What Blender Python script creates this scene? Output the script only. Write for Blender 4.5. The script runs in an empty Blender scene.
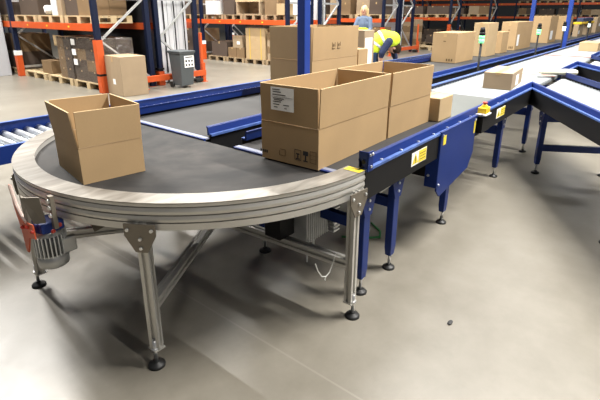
import bpy, bmesh, math, random
from mathutils import Vector, Matrix, Quaternion
random.seed(7)
S = bpy.context.scene
COL = S.collection
PI = math.pi

# ------------------------------------------------------------------ materials
def new_mat(name):
    m = bpy.data.materials.new(name); m.use_nodes = True
    nt = m.node_tree; b = nt.nodes['Principled BSDF']
    return m, nt, b

def mat(name, col, rough=0.5, metal=0.0, var=0.0, scale=20.0, stretch=None, bump=0.0, spec=None, coat=0.0):
    m, nt, b = new_mat(name)
    b.inputs['Base Color'].default_value = (*col, 1)
    b.inputs['Roughness'].default_value = rough
    b.inputs['Metallic'].default_value = metal
    if spec is not None: b.inputs['Specular IOR Level'].default_value = spec
    if coat: b.inputs['Coat Weight'].default_value = coat
    if var or bump:
        tc = nt.nodes.new('ShaderNodeTexCoord'); mp = nt.nodes.new('ShaderNodeMapping')
        if stretch: mp.inputs['Scale'].default_value = stretch
        n = nt.nodes.new('ShaderNodeTexNoise'); n.inputs['Scale'].default_value = scale
        n.inputs['Detail'].default_value = 5
        nt.links.new(tc.outputs['Object'], mp.inputs['Vector']); nt.links.new(mp.outputs['Vector'], n.inputs['Vector'])
        if var:
            r = nt.nodes.new('ShaderNodeValToRGB')
            r.color_ramp.elements[0].position = 0.3; r.color_ramp.elements[1].position = 0.7
            r.color_ramp.elements[0].color = (*[c * (1 - var) for c in col], 1)
            r.color_ramp.elements[1].color = (*[min(1, c * (1 + var)) for c in col], 1)
            nt.links.new(n.outputs['Fac'], r.inputs['Fac']); nt.links.new(r.outputs['Color'], b.inputs['Base Color'])
        if bump:
            bp = nt.nodes.new('ShaderNodeBump'); bp.inputs['Strength'].default_value = bump; bp.inputs['Distance'].default_value = 0.004
            nt.links.new(n.outputs['Fac'], bp.inputs['Height']); nt.links.new(bp.outputs['Normal'], b.inputs['Normal'])
    return m

def emis(name, col, strength):
    m, nt, b = new_mat(name)
    b.inputs['Base Color'].default_value = (*col, 1)
    b.inputs['Emission Color'].default_value = (*col, 1)
    b.inputs['Emission Strength'].default_value = strength
    return m

def cardboard(name, col):
    m, nt, b = new_mat(name)
    tc = nt.nodes.new('ShaderNodeTexCoord')
    n1 = nt.nodes.new('ShaderNodeTexNoise'); n1.inputs['Scale'].default_value = 4; n1.inputs['Detail'].default_value = 6
    n2 = nt.nodes.new('ShaderNodeTexNoise'); n2.inputs['Scale'].default_value = 140
    w = nt.nodes.new('ShaderNodeTexWave'); w.inputs['Scale'].default_value = 60; w.bands_direction = 'Z'; w.inputs['Distortion'].default_value = .5
    r = nt.nodes.new('ShaderNodeValToRGB')
    r.color_ramp.elements[0].position = .25; r.color_ramp.elements[1].position = .75
    r.color_ramp.elements[0].color = (*[c * .90 for c in col], 1); r.color_ramp.elements[1].color = (*[c * 1.08 for c in col], 1)
    mx = nt.nodes.new('ShaderNodeMath'); mx.operation = 'MULTIPLY_ADD'; mx.inputs[1].default_value = .25
    for t in (n1, n2, w): nt.links.new(tc.outputs['Object'], t.inputs['Vector'])
    nt.links.new(n2.outputs['Fac'], mx.inputs[0])
    m2 = nt.nodes.new('ShaderNodeMath'); m2.operation = 'MULTIPLY'; m2.inputs[1].default_value = .75
    nt.links.new(n1.outputs['Fac'], m2.inputs[0]); nt.links.new(m2.outputs[0], mx.inputs[2])
    nt.links.new(mx.outputs[0], r.inputs['Fac']); nt.links.new(r.outputs['Color'], b.inputs['Base Color'])
    bp = nt.nodes.new('ShaderNodeBump'); bp.inputs['Strength'].default_value = .06; bp.inputs['Distance'].default_value = .002
    nt.links.new(w.outputs['Fac'], bp.inputs['Height']); nt.links.new(bp.outputs['Normal'], b.inputs['Normal'])
    b.inputs['Roughness'].default_value = .75; b.inputs['Specular IOR Level'].default_value = .25
    return m

def floor_mat():
    m, nt, b = new_mat('polished_concrete')
    tc = nt.nodes.new('ShaderNodeTexCoord')
    def noise(s, d=6, rg=.55):
        n = nt.nodes.new('ShaderNodeTexNoise'); n.inputs['Scale'].default_value = s; n.inputs['Detail'].default_value = d
        n.inputs['Roughness'].default_value = rg
        nt.links.new(tc.outputs['Object'], n.inputs['Vector']); return n
    a = noise(1.1, 8, .6); c = noise(6, 8, .65); f = noise(60, 3)
    r = nt.nodes.new('ShaderNodeValToRGB'); e = r.color_ramp.elements
    e[0].position = .30; e[0].color = (.155, .139, .110, 1); e[1].position = .70; e[1].color = (.245, .225, .188, 1)
    mid = e.new(.5); mid.color = (.200, .182, .148, 1)
    mx = nt.nodes.new('ShaderNodeMath'); mx.operation = 'MULTIPLY_ADD'; mx.inputs[1].default_value = .4
    m2 = nt.nodes.new('ShaderNodeMath'); m2.operation = 'MULTIPLY'; m2.inputs[1].default_value = .6
    nt.links.new(c.outputs['Fac'], mx.inputs[0]); nt.links.new(a.outputs['Fac'], m2.inputs[0]); nt.links.new(m2.outputs[0], mx.inputs[2])
    nt.links.new(mx.outputs[0], r.inputs['Fac'])
    # saw-cut joints running along y, every five metres
    sep = nt.nodes.new('ShaderNodeSeparateXYZ'); nt.links.new(tc.outputs['Object'], sep.inputs[0])
    def joint(axis, off, period):
        ad = nt.nodes.new('ShaderNodeMath'); ad.operation = 'ADD'; ad.inputs[1].default_value = -off + period * 40 + period / 2
        nt.links.new(sep.outputs[axis], ad.inputs[0])
        md = nt.nodes.new('ShaderNodeMath'); md.operation = 'MODULO'; md.inputs[1].default_value = period; nt.links.new(ad.outputs[0], md.inputs[0])
        sb = nt.nodes.new('ShaderNodeMath'); sb.operation = 'SUBTRACT'; sb.inputs[1].default_value = period / 2; nt.links.new(md.outputs[0], sb.inputs[0])
        ab = nt.nodes.new('ShaderNodeMath'); ab.operation = 'ABSOLUTE'; nt.links.new(sb.outputs[0], ab.inputs[0])
        lt = nt.nodes.new('ShaderNodeMath'); lt.operation = 'LESS_THAN'; lt.inputs[1].default_value = .005; nt.links.new(ab.outputs[0], lt.inputs[0])
        return lt
    j = joint(0, 1.275, 5.0)
    mj = nt.nodes.new('ShaderNodeMixRGB'); mj.inputs[2].default_value = (.26, .24, .205, 1)
    jf = nt.nodes.new('ShaderNodeMath'); jf.operation = 'MULTIPLY'; jf.inputs[1].default_value = .5; nt.links.new(j.outputs[0], jf.inputs[0])
    nt.links.new(jf.outputs[0], mj.inputs[0]); nt.links.new(r.outputs['Color'], mj.inputs[1])
    # small dark specks and drips
    v = nt.nodes.new('ShaderNodeTexVoronoi'); v.inputs['Scale'].default_value = 3.1; nt.links.new(tc.outputs['Object'], v.inputs['Vector'])
    vl = nt.nodes.new('ShaderNodeMath'); vl.operation = 'LESS_THAN'; vl.inputs[1].default_value = .02; nt.links.new(v.outputs['Distance'], vl.inputs[0])
    vm = nt.nodes.new('ShaderNodeMath'); vm.operation = 'MULTIPLY'; vm.inputs[1].default_value = .35; nt.links.new(vl.outputs[0], vm.inputs[0])
    ms = nt.nodes.new('ShaderNodeMixRGB'); ms.inputs[2].default_value = (.16, .145, .12, 1)
    nt.links.new(vm.outputs[0], ms.inputs[0]); nt.links.new(mj.outputs[0], ms.inputs[1])
    nt.links.new(ms.outputs[0], b.inputs['Base Color'])
    rr = nt.nodes.new('ShaderNodeMapRange'); rr.inputs['To Min'].default_value = .28; rr.inputs['To Max'].default_value = .46
    nt.links.new(c.outputs['Fac'], rr.inputs['Value']); nt.links.new(rr.outputs[0], b.inputs['Roughness'])
    bp = nt.nodes.new('ShaderNodeBump'); bp.inputs['Strength'].default_value = .008; bp.inputs['Distance'].default_value = .002
    nt.links.new(f.outputs['Fac'], bp.inputs['Height']); nt.links.new(bp.outputs['Normal'], b.inputs['Normal'])
    return m

def belt_curve_mat():
    # dark belt with scuff arcs that follow the turn (radial coordinate about the object's own origin)
    m, nt, b = new_mat('scuffed_curve_belt')
    tc = nt.nodes.new('ShaderNodeTexCoord'); sep = nt.nodes.new('ShaderNodeSeparateXYZ'); nt.links.new(tc.outputs['Object'], sep.inputs[0])
    ln = nt.nodes.new('ShaderNodeVectorMath'); ln.operation = 'LENGTH'
    cx = nt.nodes.new('ShaderNodeCombineXYZ'); nt.links.new(sep.outputs[0], cx.inputs[0]); nt.links.new(sep.outputs[1], cx.inputs[1])
    nt.links.new(cx.outputs[0], ln.inputs[0])
    at = nt.nodes.new('ShaderNodeMath'); at.operation = 'ARCTAN2'; nt.links.new(sep.outputs[1], at.inputs[0]); nt.links.new(sep.outputs[0], at.inputs[1])
    c2 = nt.nodes.new('ShaderNodeCombineXYZ'); nt.links.new(ln.outputs['Value'], c2.inputs[0])
    ms = nt.nodes.new('ShaderNodeMath'); ms.operation = 'SINE'; nt.links.new(at.outputs[0], ms.inputs[0])
    m9 = nt.nodes.new('ShaderNodeMath'); m9.operation = 'MULTIPLY'; m9.inputs[1].default_value = .35; nt.links.new(ms.outputs[0], m9.inputs[0])
    nt.links.new(m9.outputs[0], c2.inputs[1])
    n = nt.nodes.new('ShaderNodeTexNoise'); n.inputs['Scale'].default_value = 9; n.inputs['Detail'].default_value = 7; nt.links.new(c2.outputs[0], n.inputs['Vector'])
    n2 = nt.nodes.new('ShaderNodeTexNoise'); n2.inputs['Scale'].default_value = 5; n2.inputs['Detail'].default_value = 6; nt.links.new(tc.outputs['Object'], n2.inputs['Vector'])
    ad = nt.nodes.new('ShaderNodeMath'); ad.operation = 'MULTIPLY'; nt.links.new(n.outputs['Fac'], ad.inputs[0]); nt.links.new(n2.outputs['Fac'], ad.inputs[1])
    r = nt.nodes.new('ShaderNodeValToRGB'); e = r.color_ramp.elements
    e[0].position = .15; e[0].color = (.018, .018, .018, 1); e[1].position = .42; e[1].color = (.047, .043, .040, 1)
    nt.links.new(ad.outputs[0], r.inputs['Fac']); nt.links.new(r.outputs['Color'], b.inputs['Base Color'])
    b.inputs['Roughness'].default_value = .7; b.inputs['Specular IOR Level'].default_value = .25
    return m

def rim_mat():
    m, nt, b = new_mat('streaked_aluminium_cover')
    tc = nt.nodes.new('ShaderNodeTexCoord'); mp = nt.nodes.new('ShaderNodeMapping')
    mp.inputs['Rotation'].default_value = (0, 0, .55); mp.inputs['Scale'].default_value = (5, 20, 4)
    n = nt.nodes.new('ShaderNodeTexNoise'); n.inputs['Scale'].default_value = 1; n.inputs['Detail'].default_value = 6; n.inputs['Distortion'].default_value = .6
    nt.links.new(tc.outputs['Object'], mp.inputs[0]); nt.links.new(mp.outputs[0], n.inputs['Vector'])
    r = nt.nodes.new('ShaderNodeValToRGB'); e = r.color_ramp.elements
    e[0].position = .33; e[0].color = (.165, .148, .125, 1); e[1].position = .68; e[1].color = (.31, .288, .252, 1)
    nt.links.new(n.outputs['Fac'], r.inputs['Fac']); nt.links.new(r.outputs['Color'], b.inputs['Base Color'])
    b.inputs['Roughness'].default_value = .42; b.inputs['Metallic'].default_value = .25
    return m

def wrap_mat():
    m, nt, b = new_mat('stretch_film')
    tr = nt.nodes.new('ShaderNodeBsdfTransparent'); gl = nt.nodes.new('ShaderNodeBsdfGlossy'); gl.inputs['Roughness'].default_value = .22
    mx = nt.nodes.new('ShaderNodeMixShader'); mx.inputs[0].default_value = .16
    n = nt.nodes.new('ShaderNodeTexNoise'); n.inputs['Scale'].default_value = 9; n.inputs['Detail'].default_value = 4
    tc = nt.nodes.new('ShaderNodeTexCoord'); nt.links.new(tc.outputs['Object'], n.inputs['Vector'])
    bp = nt.nodes.new('ShaderNodeBump'); bp.inputs['Strength'].default_value = .9; bp.inputs['Distance'].default_value = .05
    nt.links.new(n.outputs['Fac'], bp.inputs['Height']); nt.links.new(bp.outputs['Normal'], gl.inputs['Normal'])
    nt.links.new(tr.outputs[0], mx.inputs[1]); nt.links.new(gl.outputs[0], mx.inputs[2])
    nt.links.new(mx.outputs[0], nt.nodes['Material Output'].inputs['Surface'])
    return m

M = dict(
    floor=floor_mat(), rim=rim_mat(), curve_belt=belt_curve_mat(), wrap=wrap_mat(),
    card=cardboard('kraft_cardboard', (.41, .278, .145)), card2=cardboard('pale_kraft_cardboard', (.47, .34, .19)),
    card3=cardboard('brown_kraft_cardboard', (.22, .145, .078)), card4=cardboard('dark_grey_brown_carton', (.095, .070, .055)),
    card5=cardboard('greyed_kraft_cardboard', (.36, .27, .175)),
    edge=mat('cut_board_edge', (.62, .45, .24), .8),
    tape=mat('carton_tape', (.46, .31, .15), .35),
    paper=mat('white_label_paper', (.90, .90, .88), .6), ink=mat('black_ink', (.02, .02, .022), .7), inkb=mat('brown_print', (.12, .075, .03), .8),
    blue=mat('blue_powder_coat', (.006, .024, .145), .42, var=.10, scale=3, spec=.3),
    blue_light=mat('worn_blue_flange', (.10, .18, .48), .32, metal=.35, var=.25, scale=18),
    post_blue=mat('blue_post_paint', (.012, .045, .27), .45),
    rack_blue=mat('dark_blue_rack_steel', (.004, .009, .032), .5, spec=.3), orange=mat('orange_rack_steel', (.58, .085, .014), .5, var=.08, scale=5),
    galv=mat('galvanised_steel', (.62, .63, .63), .4, metal=.6, var=.1, scale=14),
    alu=mat('anodised_aluminium', (.56, .545, .51), .38, metal=.55, var=.06, scale=6),
    alu_dark=mat('aluminium_slot', (.075, .07, .065), .55, metal=.3),
    gusset=mat('grey_brown_bracket', (.20, .175, .14), .45, metal=.5),
    steel=mat('bright_zinc', (.72, .72, .72), .28, metal=.85),
    roller=mat('bright_roller', (.31, .33, .34), .42, metal=.1, spec=.3),
    roller_r=mat('zinc_roller', (.66, .69, .72), .30, metal=.5),
    black=mat('black_steel', (.009, .009, .010), .5, spec=.2), rubber=mat('black_rubber_foot', (.014, .014, .014), .5),
    belt=mat('dark_grey_belt', (.034, .032, .031), .7, spec=.25, var=.22, scale=3.5, stretch=(1, 5, 1)),
    belt_pale=mat('grey_belt', (.04, .039, .038), .65, spec=.25, var=.12, scale=4),
    yellow=mat('yellow_plastic', (.80, .52, .015), .4), red=mat('red_plastic', (.45, .035, .02), .4), yel_label=mat('yellow_sticker', (.80, .63, .04), .5),
    motor=mat('silver_motor_paint', (.42, .42, .41), .35, metal=.6), dark_gap=mat('motor_dark', (.05, .05, .05), .6),
    orange_red=mat('orange_red_guard', (.62, .10, .035), .45, var=.15, scale=20), pinkish=mat('pale_worn_edge', (.66, .50, .44), .5),
    navy=mat('navy_cloth', (.012, .02, .06), .85), navy2=mat('dark_blue_trousers', (.012, .035, .085), .85),
    hivis=mat('yellow_hi_vis_cloth', (.62, .78, .03), .75), reflective=mat('silver_reflective_tape', (.62, .65, .64), .35),
    skin=mat('skin', (.52, .28, .19), .55), hair=mat('dark_brown_hair', (.03, .018, .012), .8, spec=.1, bump=.6, scale=60), blond=mat('blond_hair', (.62, .46, .22), .6, bump=.6, scale=50),
    shirt=mat('grey_blue_shirt', (.10, .14, .21), .8), eye=mat('eye_dark', (.02, .015, .012), .3), lips=mat('lips', (.36, .13, .10), .5),
    bin=mat('dark_grey_bin_plastic', (.075, .085, .09), .5), wood=mat('pallet_wood', (.50, .38, .22), .8, var=.15, scale=6),
    wood_dark=mat('weathered_pallet_wood', (.30, .22, .13), .85, var=.2, scale=6),
    wall=mat('dark_grey_cladding', (.10, .105, .11), .8), column=mat('light_grey_paint', (.42, .43, .45), .6),
    white_wrap=mat('white_film_wrap', (.66, .67, .69), .35, var=.10, scale=7, stretch=(1, 1, .15), bump=.5),
    strap_y=mat('yellow_strap', (.72, .50, .06), .4), white_box=mat('white_carton', (.66, .66, .65), .7),
    lamp_green=emis('green_signal', (.22, .9, .36), .9), lamp_white=emis('white_signal', (.85, 1.0, .9), .9),
    belt_grey=mat('worn_grey_belt', (.085, .092, .086), .5, var=.1, scale=3), plate=mat('satin_transfer_plate', (.22, .24, .33), .45, metal=.2), beam_red=mat('reddish_beam_light', (.36, .17, .14), .6), back_sheet=mat('dark_back_sheet', (.02, .021, .024), .8, spec=.15), cable_g=mat('green_cable', (.02, .16, .04), .5), cable_w=mat('white_cable', (.66, .66, .62), .5),
    pebble=mat('dark_chip', (.03, .03, .03), .7), cream=mat('cream_roller_pad', (.72, .70, .55), .5), tray_blue=mat('navy_plastic', (.02, .035, .10), .5),
)

# ------------------------------------------------------------------ object helpers
ROOT = {}
def thing(name, label, cat, loc=(0, 0, 0), rotz=0, group=None):
    o = bpy.data.objects.new(name, None); COL.objects.link(o)
    o.empty_display_size = .2
    o.location = loc; o.rotation_euler = (0, 0, rotz)
    o['label'] = label; o['category'] = cat
    if group: o['group'] = group
    ROOT[o] = Vector(loc) if rotz == 0 else None
    return o
def tag(o, label, cat, group=None, kind=None):
    o['label'] = label; o['category'] = cat
    if group: o['group'] = group
    if kind: o['kind'] = kind
    return o

class MB:
    def __init__(s): s.bm = bmesh.new(); s.mi = 0
    def _f(s, fs):
        for f in fs: f.material_index = s.mi
        return fs
    def box(s, x0, x1, y0, y1, z0, z1, rot=None, piv=None):
        v = [s.bm.verts.new((x, y, z)) for z in (z0, z1) for y in (y0, y1) for x in (x0, x1)]
        fs = [(0, 2, 3, 1), (4, 5, 7, 6), (0, 1, 5, 4), (2, 6, 7, 3), (0, 4, 6, 2), (1, 3, 7, 5)]
        s._f([s.bm.faces.new([v[i] for i in f]) for f in fs])
        if rot is not None:
            p = Vector(piv if piv else ((x0 + x1) / 2, (y0 + y1) / 2, (z0 + z1) / 2))
            for q in v: q.co = p + rot @ (q.co - p)
        return v
    def bar(s, a, b, w, h, up=(0, 0, 1)):
        a, b = Vector(a), Vector(b); d = (b - a).normalized(); up = Vector(up)
        if abs(d.dot(up)) > .98: up = Vector((1, 0, 0))
        r = d.cross(up).normalized(); u = r.cross(d).normalized()
        c = [(-w / 2, -h / 2), (w / 2, -h / 2), (w / 2, h / 2), (-w / 2, h / 2)]
        s.sweep([a, b], [(r, u)] * 2, c)
    def sweep(s, pts, frames, prof, close=False, cap=True):
        rings = []
        for p, (r, u) in zip(pts, frames):
            rings.append([s.bm.verts.new(Vector(p) + r * x + u * y) for x, y in prof])
        n = len(prof); fs = []
        m = len(rings)
        for i in range(m if close else m - 1):
            A, B = rings[i], rings[(i + 1) % m]
            for k in range(n):
                fs.append(s.bm.faces.new((A[k], A[(k + 1) % n], B[(k + 1) % n], B[k])))
        if cap and not close:
            fs.append(s.bm.faces.new(rings[0][::-1])); fs.append(s.bm.faces.new(rings[-1]))
        s._f(fs)
    def cyl(s, a, b, r0, r1=None, n=14, cap=True):
        a, b = Vector(a), Vector(b); r1 = r0 if r1 is None else r1
        d = (b - a).normalized(); q = d.to_track_quat('Z', 'Y'); r = q @ Vector((1, 0, 0)); u = q @ Vector((0, 1, 0))
        A = [s.bm.verts.new(a + (r * math.cos(t) + u * math.sin(t)) * r0) for t in [2 * PI * i / n for i in range(n)]]
        B = [s.bm.verts.new(b + (r * math.cos(t) + u * math.sin(t)) * r1) for t in [2 * PI * i / n for i in range(n)]]
        fs = [s.bm.faces.new((A[k], A[(k + 1) % n], B[(k + 1) % n], B[k])) for k in range(n)]
        for f in fs: f.smooth = True
        if cap: fs += [s.bm.faces.new(A[::-1]), s.bm.faces.new(B)]
        s._f(fs)
    def lathe(s, prof, c=(0, 0, 0), n=20, axis=None):
        c = Vector(c); q = Vector(axis).to_track_quat('Z', 'Y') if axis else Quaternion()
        rings = []
        for r, z in prof:
            rings.append([s.bm.verts.new(c + q @ Vector((r * math.cos(2 * PI * i / n), r * math.sin(2 * PI * i / n), z))) for i in range(n)])
        fs = []
        for A, B in zip(rings, rings[1:]):
            for k in range(n):
                f = s.bm.faces.new((A[k], A[(k + 1) % n], B[(k + 1) % n], B[k])); f.smooth = True; fs.append(f)
        fs.append(s.bm.faces.new(rings[0][::-1])); fs.append(s.bm.faces.new(rings[-1])); s._f(fs)
    def poly(s, pts, ext):
        ext = Vector(ext)
        A = [s.bm.verts.new(p) for p in pts]; B = [s.bm.verts.new(Vector(p) + ext) for p in pts]; n = len(pts)
        s._f([s.bm.faces.new(A[::-1]), s.bm.faces.new(B)] + [s.bm.faces.new((A[k], A[(k + 1) % n], B[(k + 1) % n], B[k])) for k in range(n)])
    def tube(s, pts, r, n=8):
        pts = [Vector(p) for p in pts]; fr = []
        for i, p in enumerate(pts):
            d = (pts[min(i + 1, len(pts) - 1)] - pts[max(i - 1, 0)]).normalized()
            q = d.to_track_quat('Z', 'Y'); fr.append((q @ Vector((1, 0, 0)), q @ Vector((0, 1, 0))))
        s.sweep(pts, fr, [(r * math.cos(2 * PI * k / n), r * math.sin(2 * PI * k / n)) for k in range(n)])
    def ball(s, c, r, sc=(1, 1, 1), rot=None, seg=14, ring=10):
        g = bmesh.ops.create_uvsphere(s.bm, u_segments=seg, v_segments=ring, radius=r)
        for v in g['verts']:
            p = Vector((v.co.x * sc[0], v.co.y * sc[1], v.co.z * sc[2]))
            if rot is not None: p = rot @ p
            v.co = p + Vector(c)
            for f in v.link_faces: f.smooth = True; f.material_index = s.mi
    def chain(s, pts, n=12):
        for (a, ra), (b, rb) in zip(pts, pts[1:]): s.cyl(a, b, ra, rb, n)
        for a, r in pts: s.ball(a, r, seg=12, ring=8)
    def build(s, name, m, parent=None, bevel=0, local=False, extra=(), origin=None):
        bmesh.ops.recalc_face_normals(s.bm, faces=s.bm.faces)
        me = bpy.data.meshes.new(name)
        off = Vector((0, 0, 0))
        if parent is not None and not local:
            p = parent
            while p.parent: p = p.parent
            off = ROOT[p]
        if origin is not None and parent is None: off = Vector(origin)
        if off.length: bmesh.ops.translate(s.bm, verts=s.bm.verts, vec=-off)
        s.bm.to_mesh(me); s.bm.free()
        me.materials.append(m)
        for e in extra: me.materials.append(e)
        o = bpy.data.objects.new(name, me); COL.objects.link(o)
        if parent is not None: o.parent = parent
        elif origin is not None: o.location = origin
        if bevel:
            b = o.modifiers.new('bevel', 'BEVEL'); b.width = bevel; b.segments = 2; b.limit_method = 'ANGLE'; b.angle_limit = math.radians(40)
        return o
def struct(o): o['kind'] = 'structure'; return o
def dup_child(o, parent, shift=(0, 0, 0), name=None):
    c = o.copy(); COL.objects.link(c); c.parent = parent; c.location = Vector(o.location) + Vector(shift)
    if name: c.name = name
    return c

# ------------------------------------------------------------------ setting
b = MB(); b.box(-8, 50, -16, 28, -.12, 0); struct(b.build('floor', M['floor']))
b = MB(); b.box(49.8, 50, -16, 28, 0, 10); struct(b.build('wall_back', M['wall']))
b = MB(); b.box(-8, 50, 27.8, 28, 0, 10); struct(b.build('wall_left', M['wall']))
b = MB(); b.box(3.88, 4.30, 12.72, 13.9, 0, 6.0); struct(b.build('trim_1', M['column'], bevel=.01))

# ------------------------------------------------------------------ small shared pieces
def foot(parent, x, y, ztop, r=.036, local=False):
    b = MB(); b.lathe([(r, 0), (r, .008), (r * .85, .015), (r * .4, .021), (.013, .025), (.013, .031)], (x, y, .0), 20)
    f = b.build('levelling_foot', M['rubber'], parent, local=local)
    b = MB(); b.cyl((x, y, .03), (x, y, ztop + .04), .009, n=10); b.cyl((x, y, ztop - .012), (x, y, ztop), .017, n=6)
    b.build('threaded_stem', M['steel'], f, local=local)
    return f

def bolt(parent, p, d, r=.009, local=False):
    p = Vector(p); d = Vector(d).normalized()
    b = MB(); b.cyl(p, p + d * .008, r, r * .85, 10); return b.build('bolt', M['steel'], parent, local=local)

# ------------------------------------------------------------------ curve conveyor
CX, CY, ZR, ZB, RO, RI = 1.77, 2.11, .788, .765, 1.076, .977
ZC = .757   # the curve's belt lies a little below its rim
def pol(a, r, z=0): a = math.radians(a); return Vector((CX + r * math.cos(a), CY + r * math.sin(a), z))
cv = thing('curve_conveyor', 'half-round belt curve conveyor with a streaked aluminium rim on profile legs', 'conveyor', (CX, CY, 0))
# belt
b = MB(); A = [pol(a, RI + .012, ZC) for a in [92 + i * 176 / 60 for i in range(61)]]
A = [Vector((1.685, p.y, p.z)) if p.x > 1.685 else p for p in A]
b.poly([(p.x, p.y, ZC - .012) for p in A], (0, 0, .012)); b.build('belt', M['curve_belt'], cv)
def arc_sweep(mb, prof, a0, a1, n=72):
    pts, fr = [], []
    for i in range(n + 1):
        a = a0 + (a1 - a0) * i / n
        pts.append(Vector((CX, CY, 0))); fr.append((pol(a, 1) - Vector((CX, CY, 0)), Vector((0, 0, 1))))
    mb.sweep(pts, fr, prof)
b = MB(); arc_sweep(b, [(RI, ZR - .004), (RO + .003, ZR - .004), (RO + .003, ZR), (RI, ZR)], 90, 270.0)
b.build('rim_cover', M['rim'], cv)
b = MB()   # three stacked profile bands with slots between them
zz = [.784, .770, .766, .731, .726, .700, .695, .668]
prof = [(RI + .005, .668), (RI + .005, .784), (RO, .784), (RO, .770), (RO - .012, .770), (RO - .012, .765), (RO, .765), (RO + .004, .750), (RO, .735), (RO - .012, .735), (RO - .012, .729),
        (RO, .729), (RO + .003, .716), (RO, .703), (RO - .012, .703), (RO - .012, .697), (RO, .697), (RO, .668)]
arc_sweep(b, prof, 90, 270.0); b.build('side_frame', M['alu'], cv)
b = MB(); b.box(1.30, 1.68, 1.3, 2.9, .70, .745); b.box(.95, 1.3, 1.6, 2.6, .70, .745)
b.build('under_tray', M['black'], cv)
b = MB(); b.box(1.715, 1.765, 1.032, 1.12, .7885, .7895); b.build('yellow_mark', M['yel_label'], cv)
# legs: slotted aluminium profile, bracket, foot
def slot_profile(w, d):
    s = .008
    return [(-w/2, -d/2), (-s, -d/2), (-s, -d/2 + .012), (s, -d/2 + .012), (s, -d/2), (w/2, -d/2), (w/2, -s), (w/2 - .012, -s), (w/2 - .012, s), (w/2, s), (w/2, d/2), (s, d/2), (s, d/2 - .012), (-s, d/2 - .012), (-s, d/2), (-w/2, d/2), (-w/2, s), (-w/2 + .012, s), (-w/2 + .012, -s), (-w/2, -s)]
for a in (213, 266.5, 154, 104):
    rr = Vector((math.cos(math.radians(a)), math.sin(math.radians(a)), 0)); tt = Vector((-rr.y, rr.x, 0))
    c = pol(a, RO - .012)
    b = MB(); b.sweep([c + Vector((0, 0, .085)), c + Vector((0, 0, .70))], [(tt, rr)] * 2, slot_profile(.044, .045))
    b.box(c.x - .026, c.x + .026, c.y - .026, c.y + .026, .078, .086)
    lg = b.build('leg', M['alu'], cv)
    lg.name = 'leg'
    o = c + rr * .0245
    b = MB(); b.poly([o + tt * x + Vector((0, 0, z)) for x, z in ((-.066, .700), (.066, .700), (.066, .650), (.026, .575), (-.026, .575), (-.066, .650))], rr * .006)
    br = b.build('corner_bracket', M['gusset'], lg)
    for x, z in ((-.05, .675), (.05, .675), (0, .636), (0, .595)): bolt(lg, o + tt * x + rr * .006 + Vector((0, 0, z)), rr, .008)
    f = foot(lg, *(c + rr * .02).xy, .095, .038)
# low tie bars between legs
ties = [(pol(213, RO - .03, .30), Vector((1.62, 1.98, .30))), (pol(266.5, RO - .03, .30), Vector((1.64, 2.0, .30))), (pol(154, RO - .03, .30), Vector((1.60, 2.04, .30))), (Vector((1.63, 1.95, .30)), pol(104, RO - .03, .30))]
for p, q in ties:
    d = (q - p).normalized(); r = d.cross(Vector((0, 0, 1))).normalized()
    b = MB(); b.sweep([p, q], [(r, Vector((0, 0, 1)))] * 2, slot_profile(.045, .05)); b.build('tie_bar', M['alu'], cv)
b = MB(); b.sweep([pol(186, .9, .645), pol(150, .86, .645)], [(Vector((.3, 1, 0)).normalized(), Vector((0, 0, 1)))] * 2, slot_profile(.05, .04)); b.build('cross_beam', M['alu'], cv)
b = MB(); p = pol(182, .98); b.poly([(p.x + .02, p.y - .20, .66), (p.x + .24, p.y - .14, .66), (p.x + .20, p.y - .10, .52), (p.x + .08, p.y - .13, .52)], (.004, .012, 0)); b.build('hanger_plate', M['gusset'], cv)
# hanging gearmotor at the left side of the rim
ax = pol(188.5, 1.105)
AXT = Matrix.Rotation(math.radians(4), 3, 'X')
b = MB(); b.lathe([(.056, .445), (.062, .450), (.064, .468), (.064, .495), (.060, .498), (.060, .50), (.056, .60), (.05, .615)], (ax.x, ax.y, 0), 24)
mot = b.build('gearmotor', M['motor'], cv)
for k in range(26):
    b = MB()
    t = 2 * PI * k / 26; d = Vector((math.cos(t), math.sin(t), 0)); u = Vector((-d.y, d.x, 0)); c = ax + d * .060
    b.sweep([c + Vector((0, 0, .502)), c + Vector((0, 0, .597))], [(d, u)] * 2, [(-.012, -.0022), (.008, -.0022), (.008, .0022), (-.012, .0022)])
    b.build('cooling_fin', M['galv'], mot)
b = MB(); b.lathe([(.0605, .505), (.0605, .592)], (ax.x, ax.y, 0), 24); b.build('finned_core', M['dark_gap'], mot)
b = MB(); b.box(ax.x - .045, ax.x + .05, ax.y - .055, ax.y + .05, .615, .66); b.lathe([(.05, 0), (.055, .03), (.05, .05)], (ax.x, ax.y, .605), 16); b.build('gearbox', M['blue'], mot, bevel=.008)
b = MB(); b.box(ax.x + .02, ax.x + .085, ax.y - .06, ax.y - .03, .50, .57); b.build('terminal_box', M['motor'], mot, bevel=.006)
gx = ax.x - .062
outl = [(.150, .800), (.135, .80), (.105, .715), (.075, .675), (.03, .655), (-.03, .665), (-.035, .60), (.03, .585), (.075, .50), (.095, .50), (.105, .60), (.14, .70)]
b = MB(); b.poly([(gx, ax.y + y, z) for y, z in outl], (-.006, 0, 0)); b.build('guard_plate', M['orange_red'], mot)
b = MB(); b.tube([(gx - .004, ax.y + .142, .80), (gx - .004, ax.y + .112, .72), (gx - .004, ax.y + .075, .68), (gx - .004, ax.y + .03, .66)], .008, 8); b.build('guard_edge', M['pinkish'], mot)
b = MB(); b.poly([(ax.x - .07, ax.y + .025, .775), (ax.x - .02, ax.y - .03, .775), (ax.x - .02, ax.y - .05, .665), (ax.x - .055, ax.y - .02, .665)], (-.004, -.004, 0)); b.box(ax.x - .066, ax.x - .062, ax.y + .02, ax.y + .05, .66, .775)
b.build('mounting_bracket', M['gusset'], mot)
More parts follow.
